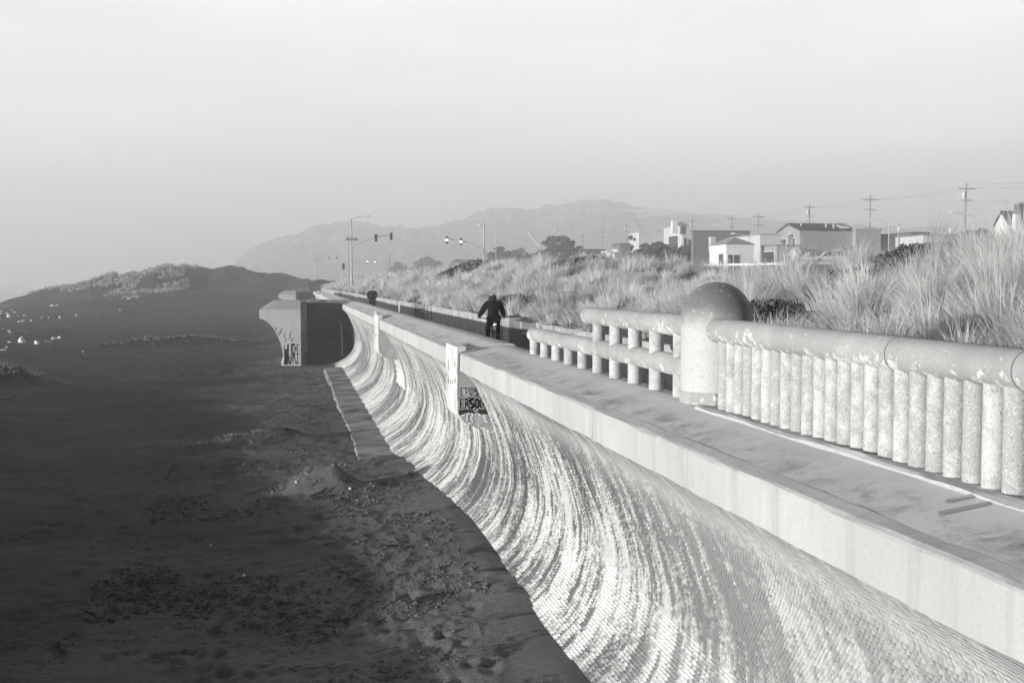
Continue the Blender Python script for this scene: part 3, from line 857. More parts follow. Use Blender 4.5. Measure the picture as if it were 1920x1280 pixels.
for y in ys:
    xl = b58(y); xv = -.27 * max(y, 0) - 5.0; xv = max(xv, xl + 1)
    xr = 4.3 if y < 214 else 4.3 + 22 * float(sstep(300, 330, y))
    Xs.append(np.r_[xl + (xv - xl) * c1, xv + (xr - xv) * c2])
Xs = np.array(Xs); Yg = ys[:, None] + 0 * Xs
Zs = sand_z(Xs, Yg)
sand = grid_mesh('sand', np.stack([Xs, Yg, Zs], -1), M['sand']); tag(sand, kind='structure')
# sand drifted over the ends of the ledge is part of the same sheet (it rises above the slab there)

# crumbs and clods of crusted sand, kicked up along the foot of the wall
rc = np.random.default_rng(31); n = 26000
yy = 11.5 + 27 * rc.uniform(0, 1, n) ** 1.25; xx = rc.uniform(-3.6, 3.1, n)
kk = vnoise(xx * .7, yy * .55, 64) + .45 * vnoise(xx * 2.3, yy * 2.0, 65) > rc.uniform(.62, 1.05, n)
xx = xx[kk]; yy = yy[kk]; n = len(xx); zz = sand_z(xx, yy)
sr = rc.uniform(.010, .030, n) * (1 + 1.2 * (rc.uniform(0, 1, n) > .93))
O = np.array([(1, 0, 0), (0, 1, 0), (-1, 0, 0), (0, -1, 0), (0, 0, .8), (0, 0, -.6)], float)
Vc = O[None] * sr[:, None, None] * rc.uniform(.55, 1.5, (n, 6, 1)); th_ = rc.uniform(0, 2 * PI, n); c_, s_ = np.cos(th_)[:, None], np.sin(th_)[:, None]
Vc[:, :, 0], Vc[:, :, 1] = Vc[:, :, 0] * c_ * 1.5 - Vc[:, :, 1] * s_, Vc[:, :, 0] * s_ * 1.5 + Vc[:, :, 1] * c_
Vc += np.stack([xx, yy, zz + sr * .15], -1)[:, None]
Tq = np.array([(0, 1, 4), (1, 2, 4), (2, 3, 4), (3, 0, 4), (1, 0, 5), (2, 1, 5), (3, 2, 5), (0, 3, 5)])
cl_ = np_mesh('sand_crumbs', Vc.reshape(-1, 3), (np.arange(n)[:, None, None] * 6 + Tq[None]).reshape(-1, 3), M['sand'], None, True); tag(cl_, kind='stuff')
ws = MB(); ws.add([(-40, 60, -4.35), ((-58 - BX[1] * 60) / BX[0], 60, -4.35), ((-58 - BX[1] * 2050) / BX[0], 2050, -4.35), (-180, 2050, -4.35)], [[0, 1, 2, 3]])
wt = NT('grey_sea_water'); wt.col(.05); wt.rough(.18, .5)
wt.nor(wt.bump(wt.noise(wt.coord(scale=(1, .35, 1)), .8, 6, .65), .6, .25)); sw = wt.noise(wt.coord(scale=(1, .12, 1)), .12, 6, .7)
wt.col(wt.ramp(sw, [(.52, .05), (.60, .7)]))
sea = ws.build('sea', wt.m); tag(sea, kind='structure')
# ================================================================ dune bank and the land behind it
def crest_h(y): return np.interp(y, [-10, 8, 15, 20, 24, 28, 32, 36, 42, 50, 60, 100, 200, 330], [2.6, 2.7, 2.8, 2.85, 2.70, 2.15, 1.75, 1.72, 2.35, 2.75, 3.1, 3.25, 3.2, 2.9])
def bank_z(x, y):
    x = np.asarray(x, float); y = np.asarray(y, float)
    c = crest_h(y); u = (x - WX) / (14.6 - WX)
    up = .80 + (c - .80) * np.clip(u, 0, 1) ** .85
    dn = 2.35 + (c - 2.35) * np.exp(-((x - 14.6) / 4.0) ** 2)
    z = np.where(x < 14.6, up, dn)
    am = sstep(WX + .3, WX + 2.5, x) * (1 - sstep(24, 33, x))
    return z + am * (.30 * fbm(x * .33, y * .33, 21, 4) + .10 * fbm(x * 1.1, y * 1.1, 23, 2))
by = np.r_[np.linspace(-40, 60, 240), np.geomspace(60.6, 335, 130)]
bx = np.r_[np.linspace(WX + .10, 20, 60), np.linspace(20.6, 38, 16)]
BXg, BYg = np.meshgrid(bx, by)
bank = grid_mesh('dune_bank', np.stack([BXg, BYg, bank_z(BXg, BYg)], -1), M['soil']); tag(bank, kind='structure')
gm = MB()
gv = []
P4 = [(-60, (36 - AX[0] * -60) / BX[0]), (2200, (36 - AX[0] * 2200) / BX[0]), (2200, 1900), (-60, 1900)]
gm.add([ab(a, b_, 2.30) for a, b_ in P4], [[0, 1, 2, 3]])
ground = gm.build('ground', M['earth']); tag(ground, kind='structure')
rd = MB().box(46, 62, -10, 800, 2.1, 2.312).build('road', M['asphalt']); tag(rd, kind='structure')
# far land north of the bank
fl = MB(); fl.add([(4, 334, 2.0), (40, 334, 2.25), (40, 1900, 2.25), (-200, 1900, 2.0)], [[0, 1, 2, 3]])
tag(fl.build('far_ground', M['earth']), kind='structure')

# ================================================================ wooded hills in the haze
def ridge(name, pts, d, depth, bump, seed):
    pxs = np.array([p[0] for p in pts], float); pys = np.array([p[1] for p in pts], float)
    u = np.linspace(pxs[0], pxs[-1], 900)
    top = np.interp(u, pxs, pys)
    G = []
    for k, v in enumerate(np.linspace(0, 1, 34)):
        dd = d + depth * (v - .72) if v < .72 else d + depth * (v - .72) * 2
        prof = math.sin(min(v / .72, 1) * PI / 2) ** .9 if v < .72 else max(0, 1 - ((v - .72) / .28) ** 1.6)
        P = np.array([at_d(a, 531, d) for a in u]); dirv = (P - CAM) / d
        H = (531 - top) / F_PX * d
        q = CAM + dirv * dd
        tree = bump * (np.abs(fbm(q[:, 0] * .03, q[:, 1] * .008, seed, 3)) * .7 + .6 * vnoise(q[:, 0] * .085, q[:, 1] * .04, seed + 3) + .35 * vnoise(q[:, 0] * .2, q[:, 1] * .1, seed + 5))
        z = 1.6 + (CAM[2] + H - 1.6 - bump * .55) * prof + tree * min(1, prof * 2)
        q[:, 2] = z; G.append(q)
    o = grid_mesh(name, np.stack(G), M['hill'], smooth=True); tag(o, kind='structure'); return o
HILL = [(380, 531), (430, 505), (470, 472), (500, 457), (540, 443), (580, 432), (610, 425), (645, 419), (690, 425), (740, 428), (790, 431), (830, 424), (880, 409), (920, 397), (960, 394), (1000, 393), (1050, 388), (1085, 379), (1140, 379), (1180, 390), (1300, 404), (1420, 414), (1500, 420), (1700, 428), (1950, 438), (2150, 460)]
ridge('hill', HILL, 1640, 380, 9.0, 61)

def hill_d(px, pyb):        # how far off the slope of the hill is seen at a photo pixel
    H = (531 - np.interp(px, [p[0] for p in HILL], [p[1] for p in HILL])) / F_PX * 1640
    for v in np.linspace(.05, .72, 200):
        dd = 1640 + 380 * (v - .72)
        if 1.6 + (CAM[2] + H - 1.6 - 5) * math.sin(v / .72 * PI / 2) ** .9 >= CAM[2] + (531 - pyb) / F_PX * dd: return dd
    return 1640.0
# ================================================================ marram grass on the bank
def blades(P, n_per, L, rng, width, spread=.55, lean=(.35, .05), seg=3, lo=.1, hi=1.0, droop=.5):
    """P: tuft roots (n,3); returns one set of ribbon blades"""
    n = len(P)
    ti = np.repeat(np.arange(n), n_per); N = len(ti)
    base = P[ti].copy()
    az = rng.uniform(0, 2 * PI, N); rr = np.sqrt(rng.uniform(0, 1, N)) * .20
    base[:, 0] += np.cos(az) * rr; base[:, 1] += np.sin(az) * rr
    tl = rng.uniform(.72, 1.15, n)[ti]
    ln = L[ti] * tl * rng.uniform(.55, 1.1, N)
    tilt = rng.uniform(.05, 1.0, N) ** .8 * spread
    a2 = az + rng.normal(0, .5, N)
    tw = rng.normal(0, .16, (n, 2))[ti]
    lx = np.broadcast_to(np.asarray(lean[0], float), (n,))[ti]; ly = np.broadcast_to(np.asarray(lean[1], float), (n,))[ti]
    dx = np.cos(a2) * tilt + lx + tw[:, 0]; dy = np.sin(a2) * tilt + ly + tw[:, 1]
    dr = rng.uniform(.25, 1.0, N) * droop
    w = np.broadcast_to(np.asarray(width, float), (n,))[ti] * rng.uniform(.7, 1.3, N)
    h = np.hypot(dx, dy) + 1e-6
    # ribbon width across the bending plane, turned a little
    ang = np.arctan2(dy, dx) + PI / 2 + rng.normal(0, .6, N)
    wx = np.cos(ang); wy = np.sin(ang)
    V = np.zeros((N, seg + 1, 2, 3), np.float32)
    for s in range(seg + 1):
        tt = s / seg
        hx = dx * ln * tt ** 1.5; hy = dy * ln * tt ** 1.5
        up = ln * (tt - dr * tt ** 2.4 * np.clip(h, .2, 1.1)) 
        c = np.stack([base[:, 0] + hx, base[:, 1] + hy, base[:, 2] + up], -1)
        ww = w * (1 - .86 * tt ** 1.6) * .5
        o = np.stack([wx * ww, wy * ww, 0 * ww], -1)
        V[:, s, 0] = c - o; V[:, s, 1] = c + o
    q = []
    idx = (np.arange(N) * (seg + 1) * 2)[:, None]
    for s in range(seg):
        a = s * 2; q.append(np.concatenate([idx + a, idx + a + 1, idx + a + 3, idx + a + 2], 1))
    tb = rng.uniform(lo, hi, n)[ti] * .6 + rng.uniform(lo, hi, N) * .4
    T = np.repeat(tb, (seg + 1) * 2)
    return V.reshape(-1, 3), np.stack(q, 1).reshape(-1, 4), T
class Pile:
    def __init__(s): s.v = []; s.q = []; s.t = []; s.n = 0
    def add(s, V, Q, T): s.v.append(V); s.q.append(Q + s.n); s.t.append(T); s.n += len(V)
    def build(s, name, m, parent=None): return np_mesh(name, np.concatenate(s.v), np.concatenate(s.q), m, parent, False, np.concatenate(s.t))
gp = Pile(); rg = np.random.default_rng(3)
BARE = [(1590, 545, 1.3), (1560, 520, 1.0), (1640, 505, 2.2), (1450, 590, 1.0), (1385, 480, 1.5)]
BP = []
for (px, py, r) in BARE:
    rr_ = ray(px, py); k = np.linspace(9, 60, 1500); pp = CAM[None] + rr_[None] * k[:, None]
    dz_ = pp[:, 2] - bank_z(pp[:, 0], pp[:, 1]); ok = np.where((dz_ < .15) & (pp[:, 0] > WX + .3))[0]
    if len(ok): BP.append((pp[ok[0], 0], pp[ok[0], 1], r))
def clear_of_bare(x, y):
    k = np.ones(len(x), bool)
    for (bx_, by_, br) in BP: k &= ((x - bx_) ** 2 + (y - by_) ** 2 > (br * rg.uniform(.6, 1.1, len(x))) ** 2)
    return k
# rounded clumps: tufts lean outward from the heart of their clump, the sea wind combs the crest inland
for (y0, y1, cl, nt, npr, Lm, wd, sg) in ((-8, 9, .9, 7, 50, .9, .010, 4), (9, 17, 1.15, 8, 62, .92, .010, 5), (17, 27, 1.15, 9, 72, .95, .011, 5), (27, 42, 1.15, 8, 56, .74, .014, 4), (42, 66, 1.0, 7, 42, .72, .021, 3), (66, 105, .95, 6, 30, .74, .032, 3), (105, 180, .6, 5, 22, .78, .055, 2), (180, 320, .3, 5, 15, .85, .10, 2)):
    x0, x1 = WX + .2, 17.5
    n = int((y1 - y0) * (x1 - x0) * cl)
    cx = rg.uniform(x0, x1, n); cy_ = rg.uniform(y0, y1, n); cs = rg.uniform(.55, 1.35, n) * (.75 + .5 * vnoise(cx * .35, cy_ * .35, 95))
    ct = rg.uniform(0, 1, n)
    k = np.repeat(np.arange(n), nt); ang = rg.uniform(0, 2 * PI, len(k)); rr = np.sqrt(rg.uniform(0, 1, len(k)))
    ox = np.cos(ang) * rr; oy = np.sin(ang) * rr
    x = cx[k] + ox * .42 * cs[k]; y = cy_[k] + oy * .42 * cs[k]
    ok = clear_of_bare(x, y) & (x > WX + .12) & (x < 18); x = x[ok]; y = y[ok]; ox = ox[ok]; oy = oy[ok]; rr = rr[ok]; k = k[ok]
    P = np.stack([x, y, bank_z(x, y) - .03], -1)
    L = Lm * cs[k] * (1.1 - .35 * rr) * rg.uniform(.85, 1.15, len(x))
    u = np.clip((x - WX) / (14.6 - WX), 0, 1.3)
    wx_ = np.interp(u, [0, .35, .7, 1.0], [-.32, -.18, .10, .42]); wy_ = np.interp(u, [0, .35, .7, 1.0], [-.18, -.12, -.02, .08])
    for g in range(3):      # three tones of clump
        s_ = (ct[k] * 3).astype(int) == g
        if s_.any(): gp.add(*blades(P[s_], npr, L[s_], rg, wd, .42, ((ox * .75 + wx_)[s_], (oy * .75 + wy_)[s_]), sg, (.05, .3, .5)[g], (.75, .95, 1.0)[g], .95))
    n2 = int((y1 - y0) * (x1 - x0) * cl * 1.5); x = rg.uniform(x0, x1, n2); y = rg.uniform(y0, y1, n2); ok = clear_of_bare(x, y); x = x[ok]; y = y[ok]
    P2 = np.stack([x, y, bank_z(x, y) - .03], -1)
    gp.add(*blades(P2, max(6, npr // 4), np.full(len(P2), Lm * .42), rg, wd, .9, (.1, 0), 2, .0, .55, .6))
grass = gp.build('dune_grass', M['grass']); tag(grass, kind='stuff')
print('grass verts', gp.n)

# ---- leafy things: quads scattered in lumps
def leaf_cloud(C, Rr, n, size, rng, stretch=None, lo=0, hi=1, flat=0.0):
    """n leaf quads through ellipsoids (C: centres, Rr: radii)"""
    C = np.asarray(C, float); Rr = np.asarray(Rr, float)
    vol = Rr.prod(1) ** (2 / 3); k = rng.choice(len(C), n, p=vol / vol.sum())
    d = rng.normal(size=(n, 3)); d /= np.linalg.norm(d, axis=1)[:, None]
    d *= (rng.uniform(.25, 1, n) ** .45)[:, None]
    p = C[k] + d * Rr[k]
    u = rng.normal(size=(n, 3)); 
    if stretch is not None: u = u * .55 + np.asarray(stretch)[None]
    u /= np.linalg.norm(u, axis=1)[:, None]
    v = np.cross(u, rng.normal(size=(n, 3))); v /= np.linalg.norm(v, axis=1)[:, None]
    s = size * rng.uniform(.6, 1.4, n)
    asp = 2.2 if stretch is not None else 1.3
    a = u * (s * asp)[:, None] * .5; b_ = v * s[:, None] * .5
    V = np.stack([p - a, p + b_ * .9, p + a, p - b_ * .9], 1).reshape(-1, 3)
    Q = np.arange(n * 4).reshape(-1, 4)
    T = np.repeat(np.clip(rng.uniform(lo, hi, len(C))[k] * .5 + rng.uniform(lo, hi, n) * .5, 0, 1), 4)
    return V, Q, T
rs = np.random.default_rng(17)
def hit_bank(px, py):
    r = ray(px, py); k = np.linspace(9, 90, 4000); pp = CAM[None] + r[None] * k[:, None]
    ok = np.where((pp[:, 0] > WX + .2) & (pp[:, 2] < bank_z(pp[:, 0], pp[:, 1]) + .12))[0]
    i = ok[0] if len(ok) else int(np.argmin(np.abs(pp[:, 0] - 14.6)))
    q = pp[i].copy(); q[2] = bank_z(q[0], q[1]); return q
def shrub(label, px, py, rx, ry, h, n, size, lo=0, hi=1, group='dark low shrubs on the dune bank'):
    c = hit_bank(px, py)
    t = empty('dune_shrub', tuple(c), label=label, cat='shrub', group=group)
    C = []; Rr = []
    for _ in range(9):
        a = rs.uniform(0, 2 * PI); q = rs.uniform(0, .8)
        C.append((math.cos(a) * rx * q, math.sin(a) * ry * q, h * rs.uniform(.15, .55))); Rr.append((rx * .45, ry * .45, h * rs.uniform(.35, .6)))
    V, Q, T = leaf_cloud(C, Rr, n, size, rs, None, lo, hi)
    # follow the slope
    V[:, 2] += bank_z(V[:, 0] + c[0], V[:, 1] + c[1]) - c[2]
    np_mesh('foliage', V, Q, M['leaf'], t, False, T)
    m = MB()
    for k in range(7):
        a = k * .9; m.tube([(0, 0, -.1), (math.cos(a) * rx * .3, math.sin(a) * ry * .3, h * .3), (math.cos(a) * rx * .6, math.sin(a) * ry * .6, h * .55)], [.025, .018, .008], 5)
    m.build('stem', M['bark'], t)
    return t
shrub('dark leafy mat spilling down the gap in the grass beside bare sand', 1575, 528, .8, 1.2, .34, 4600, .06)
shrub('dark shrub mound on the crest below the grey flat house', 1690, 488, 1.1, 1.2, .40, 4200, .07)
shrub('low tangled ground cover beside the dome of the bollard', 1425, 590, .75, .9, .42, 4200, .06, .2, 1)
shrub('rounded shrub on the crest at the end of the white guard rail', 1350, 489, .8, .9, .32, 3200, .07)
shrub('dark clump in the grass just right of the cyclist', 968, 572, .9, 1.6, .6, 2600, .10)
shrub('dark shadowy clump on the crest above the low wall', 1215, 515, .6, .9, .45, 1800, .08)
shrub('long low dark hedge behind the white guard rail', 1480, 503, 2.6, 1.2, .34, 5000, .08)
shrub('dark patch of scrub high on the bank toward the signals', 860, 505, 2.0, 5.0, .8, 2600, .2)
shrub('dark scrub on the crest under the largest cypress', 1080, 492, 1.6, 3.0, .4, 2600, .14)

# ---- dead grass on the beach mounds
def beach_clump(label, m, n, L, wd, rx, ry, seed):
    r = np.random.default_rng(seed); x = m[0] + r.normal(0, rx, n); y = m[1] + r.normal(0, ry, n)
    P = np.stack([x, y, sand_z(x, y) - .01], -1)
    V, Q, T = blades(P, 9, L * r.uniform(.4, 1.2, n), r, wd, 1.9, (.3, 0), 3, .0, 1, 1.1)
    c = np.array([m[0], m[1], float(sand_z(np.array([m[0]]), np.array([m[1]]))[0])])
    o = np_mesh('beach_grass', V - c, Q, M['drygrass'], None, False, T); o.location = c
    tag(o, label, 'grass clump', 'dead grass clumps on sand mounds')
beach_clump('sunlit dead grass on the nearest sand mound', (mA[0] - .75, mA[1], 0), 46, .26, .014, .5, .2, 1)
beach_clump('sprigs of dead grass on the middle sand mound', (mB[0] - .9, mB[1], 0), 34, .26, .018, .7, .25, 2)
beach_clump('clump of pale grass on the sand hump by the far left', (mC[0] + .6, mC[1], 0), 60, .5, .03, .9, .5, 3)
beach_clump('thin dead grass on the low hump in the middle of the beach', (mD[0], mD[1], 0), 70, .4, .04, 3.0, 1.0, 4)
# scrub on the far knoll
r = np.random.default_rng(23); kp = Pile()
x = r.uniform(-160, -25, 22000); y = r.uniform(225, 345, 22000); z = sand_z(x, y, False)
ok = (z - (-3.8) > 3.6 + 2.4 * (vnoise(x * .12, y * .12, 5) - .5)) & (vnoise(x * .2, y * .2, 14) > .38); x = x[ok]; y = y[ok]; z = z[ok]
V, Q, T = blades(np.stack([x, y, z], -1), 10, r.uniform(.5, 1.3, len(x)), r, .22, .9, (.3, 0), 2, .45, 1.0, .6)
kn = np_mesh('knoll_grass', V, Q, M['drygrass'], None, False, T); tag(kn, kind='stuff')
GZ = 2.30
FAR = 1.3
# ================================================================ cypress trees, combed by the sea wind
def tree(label, px0, px1, pyt, pyb, d, n, seed, size=.5, group='wind-swept cypresses along the road', lumps=64, slant=.55):
    rr_ = np.random.default_rng(seed); d *= FAR
    pc = (px0 + px1) / 2; base = at_d(pc, 531, d); base[2] = GZ
    Wd = (px1 - px0) / F_PX * d; top = CAM[2] + (531 - pyt) / F_PX * d; H = top - GZ
    bot = CAM[2] + (531 - pyb) / F_PX * d - GZ
    t = empty('cypress_tree', tuple(base), label=label, cat='tree', group=group)
    C = []; Rr = []
    for k in range(lumps):
        u = rr_.uniform(-1, 1)
        # a wedge: low on the windward side, piled up towards the lee
        env = np.interp(u, [-1, -.6, -.15, .3, .7, 1], [.12, .5, 1.0, .78, .5, .22])
        hgt = bot + (H - bot) * env * rr_.uniform(.05, .88) 
        C.append((RIGHT[0] * u * Wd * .48 + rr_.normal() * Wd * .03, RIGHT[1] * u * Wd * .44 + rr_.normal() * Wd * .2, hgt))
        s = rr_.uniform(.035, .11) * Wd
        Rr.append((s * 1.5, s, min(s * .7, (H - bot) * .24)))
    st = (RIGHT[0] * .9, RIGHT[1] * .9, slant)
    V, Q, T = leaf_cloud(C, Rr, int(n * 1.5), size * .75, rr_, st, 0, 1)
    np_mesh('crown', V, Q, M['tree'], t, False, T)
    m = MB(); m.tube([(0, 0, -.3), (Wd * .03, 0, H * .25), (Wd * .08, 0, H * .6)], [.35, .28, .12], 7)
    for k in range(0, lumps, 4):
        c = C[k]; m.tube([(Wd * .03, 0, H * .2 + .1), (c[0] * .6, c[1] * .6, c[2] * .6), c], [.14, .09, .03], 5)
    m.build('trunk', M['bark'], t)
    return t
tree('broad dark cypress standing alone on the crest between the signals and the houses', 998, 1104, 436, 492, 235, 5200, 1)
tree('cypress with a pointed leaning top in front of the pale flat houses', 1180, 1270, 441, 492, 190, 4600, 2)
tree('cypress swept low toward the hip-roofed house', 1250, 1356, 446, 494, 175, 5200, 3)
tree('dark cypress mass hugging the wooden pole by the small white sheds', 1160, 1215, 438, 488, 215, 2400, 7)
tree('smaller cypress behind the right signal pole', 912, 966, 457, 496, 300, 2600, 4, .6)
tree('twin-topped cypress just past the thin lamp post', 950, 1000, 462, 492, 320, 2000, 8, .6)
tree('faint rounded tree beyond the bank between the two signals', 832, 905, 483, 508, 410, 1900, 5, .8)
tree('faint leaning tree left of the lit signal', 770, 838, 480, 508, 450, 1900, 6, .8)
tree('faintest small tree near the distant lit signal', 728, 776, 490, 512, 480, 1200, 9, .8)
tree('dark trees on the slope below the bright gabled house', 1790, 1860, 425, 470, 175, 4200, 10)
tree('long dark tree bank running up to the house at the frame edge', 1850, 1925, 414, 465, 165, 4600, 11, .5, slant=.3)

# ================================================================ utility poles and wires
POLES = [(1093, 437, 2.0), (1129, 430, 2.4), (1174, 418, 2.3), (1234, 430, 2.6), (1298, 408, 2.0), (1372, 404, 2.2), (1422, 400, 3.2), (1518, 381, 2.4), (1632, 366, 3.4), (1812, 344, 3.2)]
PL = ['faint wooden utility pole farthest along the row', 'utility pole with two crossarms right of the lone cypress', 'utility pole at the small white sheds', 'utility pole showing just its crossarm above the cypress',
      'utility pole with a transformer by the tall white chimney', 'utility pole in front of the hip-roofed house', 'utility pole with upright insulators at the flat white house', 'utility pole with a white transformer before the long dark roof',
      'tall utility pole with three tiers of crossarms', 'largest utility pole, leaning, nearest the gabled house']
TOPS = []
for i, ((px, py, arm), lb) in enumerate(zip(POLES, PL)):
    d = 88 * FAR / math.cos(TH) * F_PX / (px - 548) if i != 3 else 400
    top = at_d(px, py, d); H = top[2] - GZ
    base = np.array([top[0], top[1], GZ])
    t = empty('utility_pole', tuple(base), label=lb, cat='utility pole', group='wooden utility poles along the street')
    lean = -.35 if i == 9 else -.12 if i in (6, 7, 8) else 0
    MB().tube([(lean, 0, -.3), (0, 0, H)], [.2, .13], 8).build('pole', M['wood'], t)
    rows_ = [(.9, arm / 2, .09)] + [(2.9, arm * .36, .08)] + ([(6.5, arm * .33, .08)] if i in (6, 7, 8) else [])
    for (dz, hw, th) in rows_:
        m = MB().box(-hw, hw, -.2, -.06, H - dz - th, H - dz + th); m.build('crossarm', M['wood'], t)
        for s in (-1, -.45, .45, 1): MB().lathe([(.05, 0), (.07, .05), (.05, .28), (.02, .3)], 6, (s * hw * .95, -.13, H - dz + th)).build('insulator', M['luminaire'], t)
        br = MB()
        for s in (-1, 1): br.tube([(s * hw * .5, -.12, H - dz - th), (0, -.14, H - dz - .75)], .025, 4)
        br.build('brace', M['wood'], t)
    if i in (2, 4, 7, 9):
        MB().lathe([(.24, 0), (.27, .05), (.27, .95), (.2, 1.02), (.05, 1.06)], 12, (-.42, 0, H - 2.5)).build('transformer', M['luminaire'], t, smooth=True, auto=.7)
    if i in (6, 7): 
        for s in (-1, 1): MB().tube([(s * arm * .48, -.13, H - .85), (s * arm * .48, -.13, H - .05)], .05, 5).build('tall_insulator', M['luminaire'], t)
    TOPS.append((top, arm))
def wire(a, b, sag, name='overhead_wire'):
    a = Vector(a); b = Vector(b); P = []
    for k in range(13):
        u = k / 12; p = a.lerp(b, u); p.z -= sag * 4 * u * (1 - u); P.append(p - a)
    o = MB().tube(P, .014, 4, False).build(name, M['wire']); o.location = a
    return o
nx = at_d(2140, 318, 110 * FAR)
ords = [9, 8, 7, 6, 5, 4, 2, 1, 0]
for k, off in enumerate((-.45, .45)):
    for a, b in zip(ords[:-1], ords[1:]):
        if k == 1 and a < 6: continue
        pa, aa = TOPS[a]; pb, ab_ = TOPS[b]
        o = wire((pa[0] + aa * off, pa[1], pa[2] - .75), (pb[0] + ab_ * off, pb[1], pb[2] - .75), .55)
        tag(o, 'thin overhead wire strung between the utility poles', 'wire', 'overhead wires between utility poles')
pa, aa = TOPS[9]
for k, (off, dz) in enumerate(((0, -.1), (.9, -.75), (.9, -3.0))):
    o = wire((pa[0] + off, pa[1], pa[2] + dz), (nx[0] + off, nx[1], nx[2] + dz), .5)
    tag(o, 'thin overhead wire leaving the largest utility pole', 'wire', 'overhead wires leaving the largest pole')

# ================================================================ lamp posts, signals
def arm_pts(a, b, rise, n=8):
    a = Vector(a); b = Vector(b); P = []
    for k in range(n + 1):
        u = k / n; p = a.lerp(b, u); p.z = a.z + (b.z - a.z) * math.sin(u * PI / 2) ; P.append(p)
    return P
def lamp(label, px, pyt, pxa, pya, d, r=.09, group='street lamps', pb=None, cam_head=False):
    d *= FAR; top = at_d(px, pyt, d); tip = at_d(pxa, pya, d); H = top[2] - GZ
    t = empty('street_lamp', (top[0], top[1], GZ), label=label, cat='street lamp', group=group)
    o = Vector((top[0], top[1], GZ))
    MB().tube([(0, 0, -.3), (0, 0, H)], [r * 1.2, r * .8], 10).build('pole', M['metal'], t, smooth=True, auto=.8)
    L = Vector(tip) - o
    MB().tube(arm_pts((0, 0, H - .1), L, 0), [r * .55] * 9, 6).build('arm', M['metal'], t)
    dirn = Vector((L.x, L.y, 0)).normalized()
    m = MB(); q = L
    m.tube([q - dirn * .15, q + dirn * .1, q + dirn * .5, q + dirn * .75], [.07, .15, .16, .06], 8)
    m.build('lamp_head', M['luminaire'], t, smooth=True, auto=.9)
    return t, H
lamp('street lamp leaning its arm left over the tall utility pole', 1667, 420, 1640, 412, 135)
lamp('street lamp with a long curved arm beside the largest utility pole', 1824, 405, 1790, 398, 125)
lamp('street lamp in front of the hip-roofed house', 1405, 443, 1378, 438, 150)
lamp('thin street lamp standing behind the lit traffic signal', 930, 430, 888, 415, 190, .08)
lamp('faint street lamp rising behind the street sign post', 656, 436, 676, 430, 215, .1)
tp = at_d(1685, 424, 140 * FAR); t = empty('transformer_pole', (tp[0], tp[1], GZ), label='short pole topped by a pale pot transformer near the low flat house', cat='utility pole')
H = tp[2] - GZ; MB().tube([(.3, 0, -.3), (0, 0, H + .6)], [.14, .1], 8).build('pole', M['wood'], t)
MB().lathe([(.16, 0), (.2, .05), (.2, .7), (.12, .78)], 10, (-.05, -.2, H - .8)).build('transformer', M['luminaire'], t)

def signal_head(parent, loc, lit, s=1.0, face=-1):
    h = MB().box(-.19 * s, .19 * s, -.13 * s, .13 * s, -.56 * s, .56 * s).build('signal_head', M['signal'], parent, bevel=.03 * s)
    h.location = loc; h.rotation_euler.z = -TH
    for k, z in enumerate((.36, 0, -.36)):
        on = (lit is not None and k == lit)
        l = MB().tube([(0, -.14 * s, z * s), (0, -.165 * s, z * s)], (.15 if not on else .2) * s, 12).build('lens', M['lamp_on'] if on else M['lens'], h)
        v = MB()
        a0 = [PI * (q / 8) for q in range(9)]
        pts = [(math.cos(a) * .165 * s, math.sin(a) * .165 * s) for a in a0]
        for q in range(8):
            (xa, za), (xb, zb) = pts[q], pts[q + 1]
            v.add([(xa, -.13 * s, z * s + za), (xb, -.13 * s, z * s + zb), (xb, -.36 * s, z * s + zb), (xa, -.36 * s, z * s + za)], [[0, 1, 2, 3]])
        v.build('visor', M['signal'], h)
    return h
def signal(label, px, pyt, arm0, tipa, heads, d, lit, lum=None, r=.13, group='traffic signals on mast arms', zb=GZ):
    top = at_d(px, pyt, d); H = top[2] - zb; O = np.array([top[0], top[1], zb])
    t = empty('traffic_signal', tuple(O), label=label, cat='traffic signal', group=group)
    MB().tube([(0, 0, -.4), (0, 0, H)], [r * 1.15, r * .75], 12).build('pole', M['metal'], t, smooth=True, auto=.8)
    a = Vector(at_d(arm0[0], arm0[1], d) - O); b = Vector(at_d(tipa[0], tipa[1], d) - O)
    MB().tube(arm_pts(a, b, 0, 12), list(np.linspace(r * .7, r * .4, 13)), 8).build('mast_arm', M['metal'], t, smooth=True, auto=.8)
    for (hx, hy) in heads: signal_head(t, tuple(Vector(at_d(hx, hy, d - .4) - O)), lit)
    if lum:
        c = Vector(at_d(lum[0], lum[1], d) - O)
        MB().tube(arm_pts((0, 0, H - .05), c, 0, 8), [r * .5] * 9, 6).build('lamp_arm', M['metal'], t)
        dirn = Vector((c.x, c.y, 0)).normalized()
        MB().tube([c - dirn * .2, c + dirn * .1, c + dirn * .55, c + dirn * .8], [.07, .17, .17, .06], 8).build('lamp_head', M['luminaire'], t, smooth=True, auto=.9)
    return t, O
tS, O = signal('traffic signal on the beach side with a street sign, its two heads unlit', 658.5, 411, (661, 462), (733, 441), [(705, 446), (733.5, 443)], 172, None, (685, 405), .15, zb=1.2)
dd = 171.7
a = at_d(649, 446.5, dd) - O; b = at_d(670, 450.5, dd) - O
cx_, cz_ = (a[0] + b[0]) / 2, (a[2] + b[2]) / 2; cy_ = (a[1] + b[1]) / 2
sg = MB().box(-.88, .88, -.03, .03, -.19, .19).build('street_sign', M['sign'], tS, bevel=.01); sg.location = (cx_, cy_, cz_); sg.rotation_euler.z = -TH
m = MB()
for k in range(9): m.box(-.58 + .13 * k, -.50 + .13 * k - (.02 if k % 3 else 0), -.036, -.031, -.08, .06 + (.03 if k in (0, 4) else 0))
m.build('sign_lettering', M['signtext'], sg)
